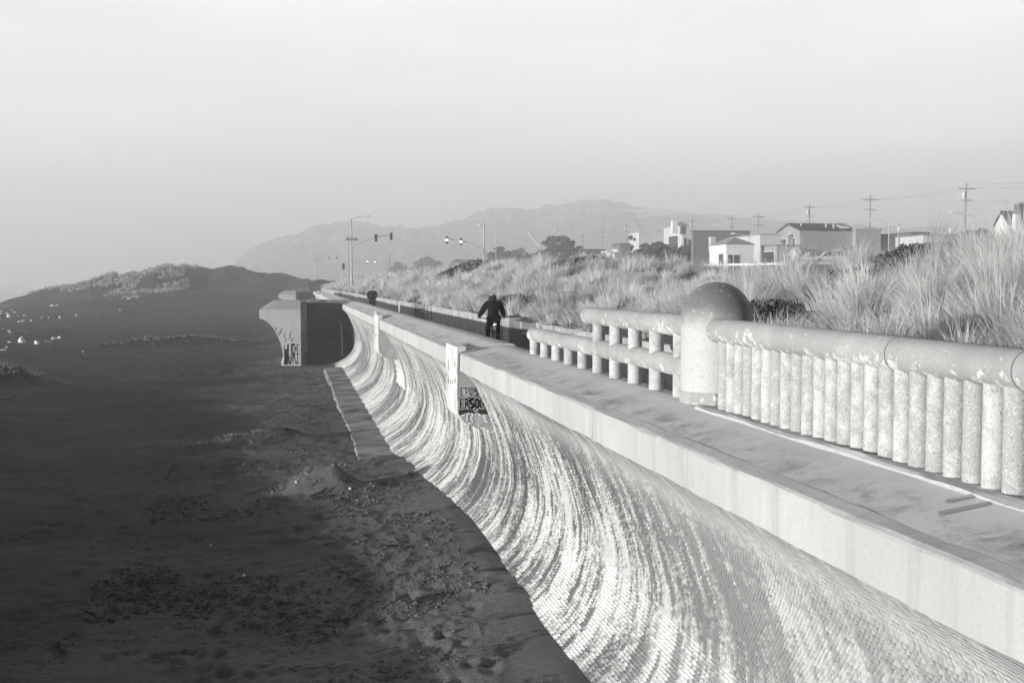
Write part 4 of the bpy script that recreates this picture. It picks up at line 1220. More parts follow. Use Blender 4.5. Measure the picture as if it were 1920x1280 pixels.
for dz in (.0,):
    m = MB().tube([(-.02, 0, 0), (-.02, 0, .02)], .1, 8)
pq = at_d(654, 456, 171) ; 
t2 = empty('equipment_pole', (at_d(653.5, 440, 173)[0], at_d(653.5, 440, 173)[1], 1.2), label='slim pole hung with small boxes close beside the street sign post', cat='pole')
hh = at_d(653.5, 437, 173)[2] - 1.2
MB().tube([(0, 0, -.4), (0, 0, hh)], [.11, .07], 8).build('pole', M['wood'], t2)
for z in (.98, .78, .66, .55): MB().box(-.22, .02, -.15, .15, hh * z - .2, hh * z + .1).build('box', M['luminaire'], t2, bevel=.02)
# pedestrian signal on the short post
q = at_d(644, 500, 170); t3 = empty('signal_post', (q[0], q[1], 1.0), label='short signal post with one small head left of the street sign', cat='signal post')
hh = at_d(644, 499, 170)[2] - 1.0
MB().tube([(0, 0, -.3), (0, 0, hh + .3)], .06, 8).build('post', M['metal'], t3)
h = MB().box(-.18, .18, -.15, .15, hh - .5, hh + .45).build('signal_head', M['signal'], t3, bevel=.03)
tR, O = signal('traffic signal on the road side with two brightly lit heads', 907.5, 420, (907, 468), (838, 447.5), [(838, 450), (864.5, 453)], 176, 1, (904, 423), .15)
lm = Vector(at_d(890, 423.0, 176) - O)
MB().box(-.35, .35, -.2, .2, -.35, .45).build('control_box', M['metal'], tR, bevel=.03).location = Vector(at_d(908, 474, 175.8) - O)
signal('faint distant traffic signal with two lit heads', 724, 480, (724, 497), (689, 490), [(689, 490), (703, 491)], 330, 1, None, .1, zb=2.0)
signal('faintest distant traffic signal above the crossarm pole', 640, 482, (632, 484), (617, 486), [(617, 484), (632, 483)], 420, None, None, .08, zb=2.0)
for (px, pt, pb_, d, lb) in ((595, 478, 514, 420, 'faint distant pole with crossarms above the end of the dune'), (730, 475, 512, 340, 'thin faint pole beside the distant lit signal')):
    tp = at_d(px, pt, d); t = empty('utility_pole', (tp[0], tp[1], 1.5), label=lb, cat='utility pole'); H = tp[2] - 1.5
    MB().tube([(0, 0, -.3), (0, 0, H)], [.2, .12], 6).build('pole', M['wood'], t)
    if px < 700: 
        for z in (1.5, 2.3): MB().box(-1.6, 1.6, -.1, .1, H - z - .12, H - z + .12).build('crossarm', M['wood'], t)

# white guard rail on the land side of the bank
A = at_x(1322, 497, 29.5); B = at_x(1735, 490, 29.5)
t = empty('guard_rail', tuple(A * [1, 1, 0] + [0, 0, 2.3]), label='long low white guard rail behind the grassy crest', cat='guard rail')
L = B - A
mb_ = MB(); v = []
for s in (0, 1):
    e = (A if s == 0 else B) - A
    z = (A if s == 0 else B)[2] - 2.3
    v += [(e[0] - .05, e[1], z - .075), (e[0] + .05, e[1], z - .075), (e[0] + .05, e[1], z + .075), (e[0] - .05, e[1], z + .075)]
mb_.add(v, [[0, 1, 2, 3], [4, 5, 6, 7], [0, 1, 5, 4], [1, 2, 6, 5], [2, 3, 7, 6], [3, 0, 4, 7]]); mb_.build('rail', M['whitewall'], t)
for k in range(11):
    u = k / 10; e = L * u; z = (A + e)[2] - 2.3
    MB().box(.06, .18, -.06, .06, -.6, z + .02).build('post', M['wood'], t).location = (e[0], e[1], 0)

# ================================================================ houses
def solve_house(pnw, psw, pse, pyt, d):
    """corners of a box whose W face spans pnw..psw and S face psw..pse in the photo"""
    c = at_d(psw, pyt, d); x0, y0, top = c
    rse = ray(pse, pyt); k = (y0 - CAM[1]) / rse[1]; x1 = (CAM + rse * k)[0]
    rnw = ray(pnw, pyt); k = (x0 - CAM[0]) / rnw[0]; y1 = (CAM + rnw * k)[1]
    return x0, x1, y0, min(max(y1, y0 + 1.2), y0 + 34), top
def house(label, pnw, psw, pse, pyt, d, wall, roof='flat', rpy=None, windows=(), name='house', rm=None, over=.25, depth=None, pyb=None):
    GZ = 2.30
    if name != 'hill_building': d *= FAR
    x0, x1, y0, y1, top = solve_house(pnw, psw, pse, pyt, d)
    if pyb: GZ = CAM[2] + (531 - pyb) / F_PX * d
    if depth: y1 = y0 + depth
    t = empty(name, (x0, y0, GZ), label=label, cat='house' if name == 'house' else name.replace('_', ' '), group='houses across the road' if name == 'house' else None)
    w, dp, h = x1 - x0, y1 - y0, top - GZ
    MB().box(0, w, 0, dp, -.3, h).build('wall', M[wall], t)
    rm = M[rm or 'roof']
    if roof == 'flat':
        MB().box(-over * .4, w + over * .4, -over * .4, dp + over * .4, h + .003, h + .22).build('roof', rm, t)
    elif roof == 'gable_x':      # ridge runs in X, gables face W and E
        rz = CAM[2] + (531 - rpy) / F_PX * d - GZ
        MB().prism_x([(-over, h), (dp * .5, rz), (dp + over, h), (dp + over - .05, h + .003 - .15), (dp * .5, rz - .3), (-over + .05, h - .12)], -.3, w + .3).build('roof', rm, t)
        MB().prism_x([(.02, h + .003), (dp * .5, rz - .32), (dp - .02, h + .003)], -.0, .2).build('gable_wall', M[wall], t)
    elif roof == 'gable_y':      # ridge runs in Y, gables face S and N
        rz = CAM[2] + (531 - rpy) / F_PX * d - GZ
        MB().prism_y([(-over, h), (w * .5, rz), (w + over, h), (w * .5, rz - .3)], -.3, dp + .3).build('roof', rm, t)
        MB().prism_y([(.02, h + .003), (w * .5, rz - .32), (w - .02, h + .003)], .0, .2).build('gable_wall', M[wall], t)
    elif roof == 'hip':
        rz = CAM[2] + (531 - rpy) / F_PX * d - GZ
        i = min(w, dp) * .5
        v = [(-over, -over, h + .003), (w + over, -over, h + .003), (w + over, dp + over, h + .003), (-over, dp + over, h + .003)]
        if w > dp: v += [(i, dp / 2, rz), (w - i, dp / 2, rz)]; f = [[0, 1, 5, 4], [1, 2, 5], [2, 3, 4, 5], [3, 0, 4], [0, 3, 2, 1]]
        else: v += [(w / 2, i, rz), (w / 2, dp - i, rz)]; f = [[0, 1, 4], [1, 2, 5, 4], [2, 3, 5], [3, 0, 4, 5], [0, 3, 2, 1]]
        MB().add(v, f).build('roof', rm, t)
    for (fc, u0, u1, z0, z1) in windows:      # face S or W, fractions along it, heights as fractions
        fr = MB(); gl = MB()
        if fc == 'S':
            a, b = w * u0, w * u1; fr.box(a - .1, b + .1, -.07, -.004, h * z0 - .1, h * z1 + .1); gl.box(a, b, -.1, -.072, h * z0, h * z1)
        else:
            a, b = dp * u0, dp * u1; fr.box(-.07, -.004, a - .1, b + .1, h * z0 - .1, h * z1 + .1); gl.box(-.1, -.072, a, b, h * z0, h * z1)
        f = fr.build('window', M['whitewall'], t); gl.build('pane', M['glass'], f)
    return t, (x0, x1, y0, y1, top)
def on_roof(t, info, px, pyt, pyb, d, w, mat, name='chimney', dp=.8):
    x0, x1, y0, y1, top = info; d *= FAR; w *= FAR
    c = at_d(px, pyb, d); zt = at_d(px, pyt, d)[2]
    MB().box(c[0] - x0 - w / 2, c[0] - x0 + w / 2, c[1] - y0, c[1] - y0 + dp, c[2] - GZ - .1, zt - GZ).build(name, mat, t)
t1, i1 = house('largest house, long grey side wall under a dark roof with a skylight', 1490, 1500, 1604, 431, 150, 'stucco2', 'gable_x', 416, (('W', .2, .42, .62, .85), ('W', .58, .8, .62, .85), ('W', .2, .42, .2, .42)), depth=9)
m = MB(); x0, x1, y0, y1, top = i1
c = at_d(1593, 422, 151.2 * FAR); sx_ = c[0] - x0; hz = top - GZ; rz_ = CAM[2] + (531 - 416) / F_PX * 150 * FAR - GZ; g = (rz_ - hz) / 4.5
MB().prism_x([(1.2, hz + 1.2 * g + .02), (1.2, hz + 1.2 * g + .16), (3.0, hz + 3.0 * g + .16), (3.0, hz + 3.0 * g + .02)], sx_ - 1.0, sx_ + .8).build('skylight', M['whitewall'], t1)
for px in (1502, 1549, 1563): on_roof(t1, i1, px, 419, 428, 152.0, .18, M['luminaire'], 'vent_pipe', .18)
house('plain flat-roofed grey extension on the right of the largest house', 1600, 1604.5, 1652, 431, 150.5, 'stucco2', 'flat', rm='stucco2')
t2_, i2 = house('flat-roofed white house with a bright seaward face', 1412, 1425, 1484, 441, 155, 'stucco', 'flat', None, (('W', .2, .5, .55, .8), ('W', .2, .5, .12, .38)), rm='stucco2', depth=12)
house('dark glazed bay between the white flat house and the largest house', 1480, 1484, 1500, 439, 152, 'stucco3', 'flat', None, (('S', .1, .45, .55, .9), ('S', .55, .9, .55, .9)), rm='stucco')
house('small roof-top room with pale vents above the flat white house', 1462, 1464, 1486, 434, 172, 'stucco2', 'flat', rm='luminaire')
house('low grey garage with a dark end in front of the white flat house', 1444, 1457, 1500, 461, 138, 'stucco2', 'flat', None, (('W', .15, .85, .1, .85),), rm='stucco3', depth=6)
t4, i4 = house('small white hip-roofed house with dark windows facing the beach', 1340, 1362, 1414, 458, 140, 'whitewall', 'hip', 443, (('W', .15, .4, .25, .75), ('S', .05, .22, .2, .72), ('S', .27, .46, .2, .72)), rm='stucco2', depth=7.5)
on_roof(t4, i4, 1337, 444, 470, 146, .75, M['stucco'])
t5, i5 = house('long dark-sided house behind the hip-roofed house', 1296, 1300, 1406, 434, 168, 'stucco3', 'flat', None, (), rm='roof')
t6, i6 = house('tall pale house with a white chimney above the leaning cypresses', 1264, 1279, 1300, 425, 185, 'stucco', 'flat', None, (('W', .2, .7, .6, .85), ('S', .15, .4, .6, .8)), rm='stucco', depth=12)
on_roof(t6, i6, 1266, 414, 436, 184, .9, M['whitewall'], dp=1.2)
house('grey gabled house peeping over the tall pale house', 1266, 1270, 1290, 421, 205, 'stucco2', 'gable_x', 415, depth=8, rm='stucco2')
house('low pale flat house behind the pointed cypress', 1190, 1198, 1264, 437.5, 210, 'stucco', 'flat', rm='stucco', depth=8)
house('small bright white shed by the crest of the bank', 1149, 1157, 1161, 468, 180, 'whitewall', 'flat', rm='stucco2', depth=4, name='shed')
house('tiny white kiosk with a flat overhanging roof beside the bright shed', 1138, 1144, 1149, 473, 178, 'whitewall', 'flat', None, (('S', .3, .7, .1, .8),), rm='whitewall', over=2.2, depth=3, name='kiosk')
house('dark boxy house behind the wooden pole by the sheds', 1160, 1163, 1182, 458, 195, 'stucco3', 'flat', depth=7)
house('low grey roofline left of the white kiosk', 1096, 1100, 1138, 474, 240, 'stucco2', 'gable_x', 466, depth=8)
t8, i8 = house('pale flat-roofed house with two stubby white chimneys', 1718, 1732, 1796, 441.5, 145, 'stucco', 'flat', None, (('W', .15, .5, .5, .85), ('W', .6, .85, .5, .85), ('S', .17, .26, .1, .45), ('S', .3, .36, .1, .35)), rm='stucco3', depth=9)
for px in (1784, 1790.5): on_roof(t8, i8, px, 427.5, 442, 147, .36, M['whitewall'], dp=.4)
house('dark flat block behind the pale house with chimneys', 1706, 1709, 1744, 437, 165, 'stucco3', 'flat', depth=8)
house('dark grey block between the street lamp and the pale house', 1686, 1690, 1720, 445, 155, 'stucco3', 'flat', depth=8, rm='stucco2')
house('grey garage right of the largest house', 1650, 1654, 1680, 441, 152, 'stucco3', 'flat', depth=9, rm='stucco3')
house('steep-gabled house with a brilliant white triangular front', 1866, 1891, 1926, 421, 150, 'whitewall', 'gable_x', 394, (), depth=None)
house('dark house at the frame edge with a white pillar', 1902, 1911, 1990, 383, 118, 'stucco3', 'flat', None, (('W', .05, .4, .55, .85),), rm='stucco2')
q = at_d(1909, 402, 117 * FAR); MB().box(-.35, .35, -.35, .35, -.3, q[2] - GZ).build('porch_pillar', M['whitewall']).location = (q[0] - .3, q[1], GZ)
tag(bpy.data.objects['porch_pillar'], 'thick white pillar standing before the dark house at the frame edge', 'pillar')
house('little sharp white gable by the low grey garage', 1489, 1496, 1500, 477, 128, 'whitewall', 'gable_x', 464, depth=2.2, name='shed', rm='stucco')
house('little white gable with a grey roof in front of the largest house', 1572, 1583, 1606, 481, 126, 'whitewall', 'gable_x', 461, depth=2.6, name='shed', rm='stucco2')
# faint buildings and a water tower on the hills
for (a, b_, c_, y, d, lb) in ((1160, 1164, 1262, 392, 1400, 'faint long building on the hilltop'), (1196, 1199, 1222, 402, 1400, 'faint pale block on the wooded slope'), (1372, 1378, 1416, 410, 1400, 'faint pale apartment block on the hill'), (1420, 1424, 1440, 408, 1400, 'faint tower block on the hill'), (1330, 1336, 1352, 420, 1300, 'faint lower block on the hillside'), (1500, 1504, 1540, 426, 1300, 'faint pale row of buildings on the slope'), (1752, 1756, 1800, 428, 1300, 'faint pale house low on the right slope')):
    d = hill_d(b_, y + 14); house(lb, a, b_, c_, y, d, 'stucco', 'flat', rm='stucco2', depth=24, name='hill_building', pyb=y + 14)
q = at_d(1288, 398, hill_d(1288, 420)); t = empty('water_tower', (q[0], q[1], q[2] - 20), label='faint water tower on the skyline of the hill', cat='water tower')
MB().lathe([(.5, 0), (2.2, 1), (2.4, 3), (1.2, 4.2), (.1, 4.6)], 14, (0, 0, 18)).build('tank', M['stucco'], t)
m = MB()
for k in range(4): m.tube([(2.2 * math.cos(k * PI / 2), 2.2 * math.sin(k * PI / 2), -6), (1.6 * math.cos(k * PI / 2), 1.6 * math.sin(k * PI / 2), 19)], .25, 5)
m.build('leg_frame', M['stucco2'], t)
# two crane-like pale spars behind the lone cypress
for (a, b_, lb) in (((990, 436), (1011, 462), 'pale slanting spar left of the lone cypress'), ((1043, 428), (1022, 458), 'pale slanting spar rising behind the lone cypress')):
    P = at_d(*a, 330); Q_ = at_d(*b_, 330); o = MB().tube([(0, 0, 0), tuple(Q_ - P)], [.2, .3], 6).build('spar', M['luminaire']); o.location = P; tag(o, lb, 'spar', 'crossed pale spars')
# ================================================================ cars
def car(label, px0, px1, pyr, d, paint, hd=0.0, lights=False, L=4.4, W=1.75, H=1.45, zoff=None):
    d *= FAR; pc = (px0 + px1) / 2; r = at_d(pc, pyr, d); z = r[2] - H
    t = empty('parked_car', (r[0], r[1], z), hd, label=label, cat='car', group='cars along the road')
    body = [(-L / 2, .35), (-L / 2, .75), (-L * .36, .86), (L * .12, .92), (L * .40, .82), (L / 2, .68), (L / 2, .3), (L * .3, .22), (-L * .3, .22)]
    b = MB(); n = len(body)
    b.prism_x([(y, zz) for y, zz in body], -W / 2, W / 2); b.build('body', M[paint], t, bevel=.06)
    cab = [(-L * .34, .86), (-L * .24, H - .05), (-L * .2, H), (L * .02, H), (L * .06, H - .04), (L * .2, .9)]
    MB().prism_x(cab, -W * .42, W * .42).build('cabin', M['glass'], t, bevel=.04)
    MB().prism_x([(-L * .22, H - .02), (-L * .2, H + .02), (L * .02, H + .02), (L * .04, H - .02)], -W * .40, W * .40).build('roof', M[paint], t)
    for sx in (-1, 1):
        for sy in (-.31, .31):
            w = MB().tube([(sx * W * .5 - .12, sy * L, .32), (sx * W * .5 + .03, sy * L, .32)], .32, 14).build('wheel', M['black'], t)
        hl = MB().tube([(sx * W * .36, -L / 2 - .01, .66), (sx * W * .36, -L / 2 - .05, .66)], .14 if not lights else .2, 8).build('headlight', M['lamp_on'] if lights else M['lens'], t)
    return t
car('white car with dark windows below the largest house', 1536, 1563, 473, 120, 'carwhite', PI / 2 - .1)
car('white car half hidden behind the hedge by the pale pole', 1504, 1530, 475, 122, 'carwhite', PI / 2)
car('white van-like car next to the little grey-roofed gable', 1561, 1576, 471, 121, 'carwhite', 0, H=1.7)
car('white car behind the tall utility pole', 1636, 1662, 472, 118, 'carwhite', PI / 2 - .2)
car('pale car seen beyond the dark shrub mound', 1700, 1730, 466, 125, 'carwhite', PI / 2)
car('dark car with its headlights on under the lit signal', 884, 908, 487.5, 160, 'cardark', .15, True)
# ================================================================ people
def skin_mesh(name, J, E, m, parent=None, root=0, sub=1, smooth=True):
    """J: list of (x, y, z, r); grown with Skin + Subdivision and stored as one plain mesh"""
    me = bpy.data.meshes.new(name + '_cage'); me.from_pydata([j[:3] for j in J], E, [])
    o = bpy.data.objects.new(name + '_cage', me); COL.objects.link(o)
    sk = o.modifiers.new('skin', 'SKIN'); sk.use_smooth_shade = smooth
    for i, j in enumerate(J):
        sv = me.skin_vertices[0].data[i]; r = j[3]
        sv.radius = (r, r) if not hasattr(r, '__len__') else r
        sv.use_root = (i == root)
    if sub: s = o.modifiers.new('sub', 'SUBSURF'); s.levels = sub; s.render_levels = sub
    dg = bpy.context.evaluated_depsgraph_get()
    nm = bpy.data.meshes.new_from_object(o.evaluated_get(dg)); nm.name = name
    bpy.data.objects.remove(o); bpy.data.meshes.remove(me)
    nm.materials.clear(); nm.materials.append(m)
    if smooth: nm.polygons.foreach_set('use_smooth', [True] * len(nm.polygons))
    q = bpy.data.objects.new(name, nm); COL.objects.link(q)
    if parent: q.parent = parent
    return q
def hand(J, E, w, wi, d, side, curl):
    """palm, four fingers and a thumb from the wrist joint wi; d: unit direction of the hand"""
    d = Vector(d).normalized(); up = Vector((0, 0, 1)); s = d.cross(up)
    if s.length < .1: s = Vector((1, 0, 0))
    s.normalize(); n = s.cross(d)
    W = Vector(w); pi_ = len(J); p = W + d * .05; J.append((*p, .030)); E.append((wi, pi_))
    for k, (o, l) in enumerate(((-.03, .065), (-.01, .075), (.011, .070), (.03, .055))):
        a = W + d * .088 + s * o; b = a + d * l * .5 - n * curl * .02; c = b + d * l * .4 * (1 - curl) - n * curl * .035
        i = len(J); J += [(*a, .0095), (*b, .0085), (*c, .007)]; E += [(pi_, i), (i, i + 1), (i + 1, i + 2)]
    a = W + d * .035 + s * .038 * side; b = a + d * .035 + s * .018 * side - n * .012
    i = len(J); J += [(*a, .011), (*b, .009)]; E += [(pi_, i), (i, i + 1)]
def figure(name, label, loc, rz, j, hair, coat, trousers, shoe='black', extra=None, group=None):
    t = empty(name, loc, rz, label=label, cat='person', group=group)
    J = []; E = []; ix = {}
    def add(k, p, r, par=None):
        ix[k] = len(J); J.append((*p, r))
        if par: E.append((ix[par], ix[k]))
    add('pel', j['pel'], .10); add('wst', j['wst'], .09, 'pel'); add('chs', j['chs'], .085, 'wst'); add('nek', j['nek'], .055, 'chs')
    add('hd0', j['hd0'], .07, 'nek'); add('hd1', j['hd1'], .088, 'hd0'); add('hd2', j['hd2'], .062, 'hd1')
    for s in 'lr':
        add('sh' + s, j['sh' + s], .06, 'chs'); add('el' + s, j['el' + s], .042, 'sh' + s); add('wr' + s, j['wr' + s], .028, 'el' + s)
        add('hp' + s, j['hp' + s], .085, 'pel'); add('kn' + s, j['kn' + s], .056, 'hp' + s); add('an' + s, j['an' + s], .038, 'kn' + s); add('to' + s, j['to' + s], .035, 'an' + s)
        dv = Vector(j['wr' + s]) - Vector(j['el' + s])
        hand(J, E, j['wr' + s], ix['wr' + s], j.get('hd' + s, dv), 1 if s == 'l' else -1, j.get('curl', .5))
    skin_mesh('body', J, E, M['skin'], t)
    # coat
    def sub(keys, rad, edges, nm, m):
        K = [(*j[k], r) for k, r in zip(keys, rad)]; return skin_mesh(nm, K, edges, m, t)
    sub(['wst', 'chs', 'pel', 'shl', 'ell', 'wrl', 'shr', 'elr', 'wrr', 'col'], [.185, .20, .185, .115, .088, .06, .115, .088, .06, .095],
        [(0, 1), (0, 2), (1, 3), (3, 4), (4, 5), (1, 6), (6, 7), (7, 8), (1, 9)], 'jacket', coat)
    sub(['pel', 'hpl', 'knl', 'anl', 'hpr', 'knr', 'anr'], [.145, .105, .078, .062, .105, .078, .062], [(0, 1), (1, 2), (2, 3), (0, 4), (4, 5), (5, 6)], 'trousers', trousers)
    for s in 'lr':
        a = Vector(j['an' + s]); b = Vector(j['to' + s]); h = a + (a - b) * .35
        skin_mesh('shoe', [(h.x, h.y, b.z + .02, .045), (a.x, a.y, b.z + .03, .052), (b.x, b.y, b.z + .01, .045)], [(0, 1), (1, 2)], M[shoe], t)
    hair(t, j)
    # a face on the far side: nose and ears so the head reads from any side
    h = Vector(j['hd1']); f = Vector(j.get('face', (0, 1, 0)))
    s = f.cross(Vector((0, 0, 1)))
    skin_mesh('nose', [(*(h + f * .09), .014), (*(h + f * .112 + Vector((0, 0, -.03))), .015)], [(0, 1)], M['skin'], t)
    for k in (-1, 1):
        skin_mesh('ear', [(*(h + s * .088 * k + Vector((0, 0, .02))), .016), (*(h + s * .09 * k + Vector((0, 0, -.025))), .013)], [(0, 1)], M['skin'], t)
        e = h + f * .083 + s * .033 * k + Vector((0, 0, .015)); MB().lathe([(.004, -.012), (.013, 0), (.004, .012)], 8).build('eye', M['black'], t).location = e
    m = h + f * .083 + Vector((0, 0, -.055)); MB().box(-.024, .024, -.006, .008, -.005, .005).build('mouth', M['trouser'], t).location = m
    return t
def long_hair(t, j):
    h = Vector(j['hd1'])
    skin_mesh('hair', [(h.x, h.y - .02, h.z + .055, .10), (h.x + .01, h.y - .05, h.z - .03, .098), (h.x - .01, h.y - .07, h.z - .13, .085), (h.x + .02, h.y - .06, h.z - .21, .055), (h.x - .085, h.y - .0, h.z - .05, .04), (h.x - .10, h.y - .04, h.z - .17, .035), (h.x + .085, h.y, h.z - .05, .04), (h.x + .09, h.y - .04, h.z - .15, .04)],
              [(0, 1), (1, 2), (2, 3), (0, 4), (4, 5), (0, 6), (6, 7)], M['hair'], t)
    skin_mesh('scarf', [(h.x - .10, h.y - .02, h.z - .17, .03), (h.x - .07, h.y - .09, h.z - .20, .03), (h.x - .02, h.y - .11, h.z - .20, .026), (h.x + .07, h.y - .09, h.z - .18, .022), (h.x - .085, h.y - .10, h.z - .26, .022)], [(0, 1), (1, 2), (2, 3), (1, 4)], M['scarf'], t)
def cap_hair(t, j):
    h = Vector(j['hd1']); skin_mesh('cap', [(h.x, h.y - .01, h.z + .02, .102), (h.x, h.y, h.z + .085, .085)], [(0, 1)], M['whitecap'], t)
    skin_mesh('hair', [(h.x, h.y - .03, h.z - .04, .088), (h.x, h.y - .03, h.z - .07, .075)], [(0, 1)], M['whitecap'], t)
cy = at_d(925, 662, 33.3); cy[2] = 0
CJ = dict(pel=(0, -.10, 1.03), wst=(0, -.05, 1.20), chs=(0, .05, 1.42), nek=(0, .08, 1.56), hd0=(-.01, .11, 1.64), hd1=(-.01, .12, 1.73), hd2=(-.01, .11, 1.81), col=(0, .07, 1.55),
          shl=(-.20, .05, 1.46), ell=(-.33, .14, 1.22), wrl=(-.39, .36, 1.09), shr=(.20, .05, 1.46), elr=(.31, .10, 1.19), wrr=(.385, .36, 1.09),
          hpl=(-.11, -.06, 1.0), knl=(-.14, .24, .72), anl=(-.13, .08, .37), tol=(-.13, .24, .31), hpr=(.11, -.06, 1.0), knr=(.15, .14, .56), anr=(.14, .0, .17), tor=(.14, .16, .12), hdl=(.02, .9, -.3), hdr=(-.02, .9, -.3), curl=.9)
for k in ('shl', 'shr'): pass
rider = figure('person', 'cyclist in a black hooded jacket riding away along the promenade', (cy[0], cy[1], 0), -.04, CJ, long_hair, M['cloth'], M['trouser'])
bk = empty('bicycle', (cy[0], cy[1], 0), -.04, label='dark bicycle under the cyclist with a small bright rear lamp', cat='bicycle')
for y in (-.55, .53):
    w = MB().tube([(0, y + .335 * math.cos(a), .345 + .335 * math.sin(a)) for a in np.linspace(0, 2 * PI, 33)], .019, 8, False).build('tyre', M['black'], bk, smooth=True)
    MB().tube([(0, y + .30 * math.cos(a), .345 + .30 * math.sin(a)) for a in np.linspace(0, 2 * PI, 33)], .012, 6, False).build('rim', M['metal'], w)
    m = MB()
    for k in range(16): a = k * PI / 8; m.tube([(0.01 * (-1) ** k, y, .345), (0, y + .3 * math.cos(a), .345 + .3 * math.sin(a))], .003, 4)
    m.build('spokes', M['metal'], w)
fr = MB(); BBp = (0, -.10, .29); ST = (0, -.24, .80); HT = (0, .33, .82); HB_ = (0, .36, .70); RW = (0, -.55, .345); FW = (0, .53, .345)
for a, b_ in ((BBp, ST), (ST, HT), (BBp, HB_), (HT, HB_)): fr.tube([a, b_], .02, 8)
for s in (-1, 1):
    fr.tube([BBp, (s * .06, -.55, .345)], .011, 6); fr.tube([ST, (s * .06, -.55, .345)], .010, 6)
fr.build('frame', M['darkmetal'], bk)
fk = MB()
for s in (-1, 1): fk.tube([HB_, (s * .055, .42, .60), (s * .055, .53, .345)], .013, 6)
fk.build('fork', M['darkmetal'], bk)
MB().tube([(-.40, .40, 1.06), (-.28, .46, 1.05), (-.1, .40, 1.0), (0, .34, .98), (.1, .40, 1.0), (.28, .46, 1.05), (.40, .40, 1.06)], .015, 8).build('handlebar', M['darkmetal'], bk)
MB().tube([(0, .33, .82), (0, .32, .99)], .018, 8).build('stem', M['darkmetal'], bk)
for s in (-1, 1): MB().tube([(s * .40, .40, 1.06), (s * .33, .435, 1.055)], .02, 8).build('grip', M['black'], bk)
sd = skin_mesh('saddle', [(0, -.38, .935, .075), (0, -.26, .94, .055), (0, -.10, .935, .025)], [(0, 1), (1, 2)], M['black'], bk)
MB().tube([ST, (0, -.27, .92)], .015, 8).build('seat_post', M['metal'], bk)
ck = MB(); ck.tube([(-.07, -.10, .29), (.07, -.10, .29)], .02, 8); ck.tube([(-.07, -.10, .29), (-.08, .06, .32)], .012, 6); ck.tube([(.07, -.10, .29), (.08, -.02, .13)], .012, 6)
ck.build('crank', M['metal'], bk)
for (x, y, z) in ((-.13, .08, .32), (.13, .0, .12)): MB().box(x - .05, x + .05, y - .04, y + .04, z - .012, z + .012).build('pedal', M['black'], bk)
MB().lathe([(.035, 0), (.035, .03)], 12).build('rear_lamp', M['lamp_on'], bk).location = (0, -.335, .86)
bk.children[-1].rotation_euler = (PI / 2, 0, 0)
wk = at_d(698, 610, 78); wk[2] = 0
WJ = dict(pel=(0, 0, .96), wst=(0, 0, 1.14), chs=(0, .02, 1.40), nek=(0, .03, 1.55), hd0=(0, .05, 1.63), hd1=(0, .06, 1.73), hd2=(0, .05, 1.81), col=(0, .03, 1.52),
          shl=(-.23, .01, 1.46), ell=(-.28, -.04, 1.18), wrl=(-.22, .10, .98), shr=(.23, .01, 1.46), elr=(.28, -.04, 1.18), wrr=(.22, .10, .98),
          hpl=(-.1, 0, .92), knl=(-.11, .12, .52), anl=(-.11, .10, .11), tol=(-.11, .26, .05), hpr=(.1, 0, .92), knr=(.11, -.02, .5), anr=(.11, -.22, .14), tor=(.11, -.08, .05))
walker = figure('person', 'walker in a long dark coat and white cap, hands in pockets, far along the promenade', (wk[0], wk[1], 0), 0.0, WJ, cap_hair, M['cloth'], M['trouser'])
walker.scale = (1.04, 1.04, 1.02)
skin_mesh('coat_skirt', [(0, 0, 1.05, (.24, .19)), (0, 0, .80, (.25, .20)), (0, 0, .62, (.24, .19))], [(0, 1), (1, 2)], M['cloth'], walker)
def ground_hit(px, py):
    r = ray(px, py); k = np.geomspace(12, 500, 6000); pp = CAM[None] + r[None] * k[:, None]
    z = sand_z(pp[:, 0], pp[:, 1], False); i = np.where(pp[:, 2] < z)[0]; i = i[0] if len(i) else int(np.argmin(pp[:, 2] - z))
    return np.array([pp[i, 0], pp[i, 1], z[i]])
bg_ = ground_hit(5, 600)
BJ = dict(WJ); beach_p = figure('person', 'distant beachgoer in a pale top standing among scattered foam at the frame edge', tuple(bg_), .6, BJ, cap_hair, M['stucco'], M['trouser'])

# ================================================================ birds
def bird(label, px, py, d, span, rz, up=.25):
    p = at_d(px, py, d); t = empty('bird', tuple(p), rz, label=label, cat='bird', group='birds in flight')
    skin_mesh('body', [(0, -.22 * span, 0, .03 * span), (0, -.05 * span, 0, .065 * span), (0, .12 * span, .01 * span, .05 * span), (0, .22 * span, .02 * span, .03 * span), (0, .28 * span, .012 * span, .012 * span)], [(0, 1), (1, 2), (2, 3), (3, 4)], M['bird'], t)
    for s in (-1, 1):
        V = [(0, -.08, 0), (0, .10, .02), (s * .25, .13, up), (s * .5, .0, up * .8), (s * .27, -.05, up * .95)]
        V = [(a * span, b * span, c * span) for a, b, c in V]; Vt = V + [(a, b, c - .008 * span) for a, b, c in V]
        f = [[0, 1, 2, 4], [4, 2, 3], [5, 9, 7, 6], [9, 8, 7], [0, 4, 9, 5], [4, 3, 8, 9], [3, 2, 7, 8], [2, 1, 6, 7]]
        MB().add(Vt, f).build('wing', M['bird'], t)
    MB().add([(-.03 * span, -.2 * span, 0), (.03 * span, -.2 * span, 0), (.06 * span, -.33 * span, 0), (-.06 * span, -.33 * span, 0), (0, -.2 * span, .015 * span)], [[0, 1, 2, 3], [0, 1, 4], [1, 2, 4], [2, 3, 4], [3, 0, 4]]).build('tail', M['bird'], t)
bird('dark bird gliding beside the unlit signal heads', 750, 421, 150, .75, .9, .05)
bird('dark bird flapping low over the sand in front of the dune', 345, 549, 120, .9, .5, .32)

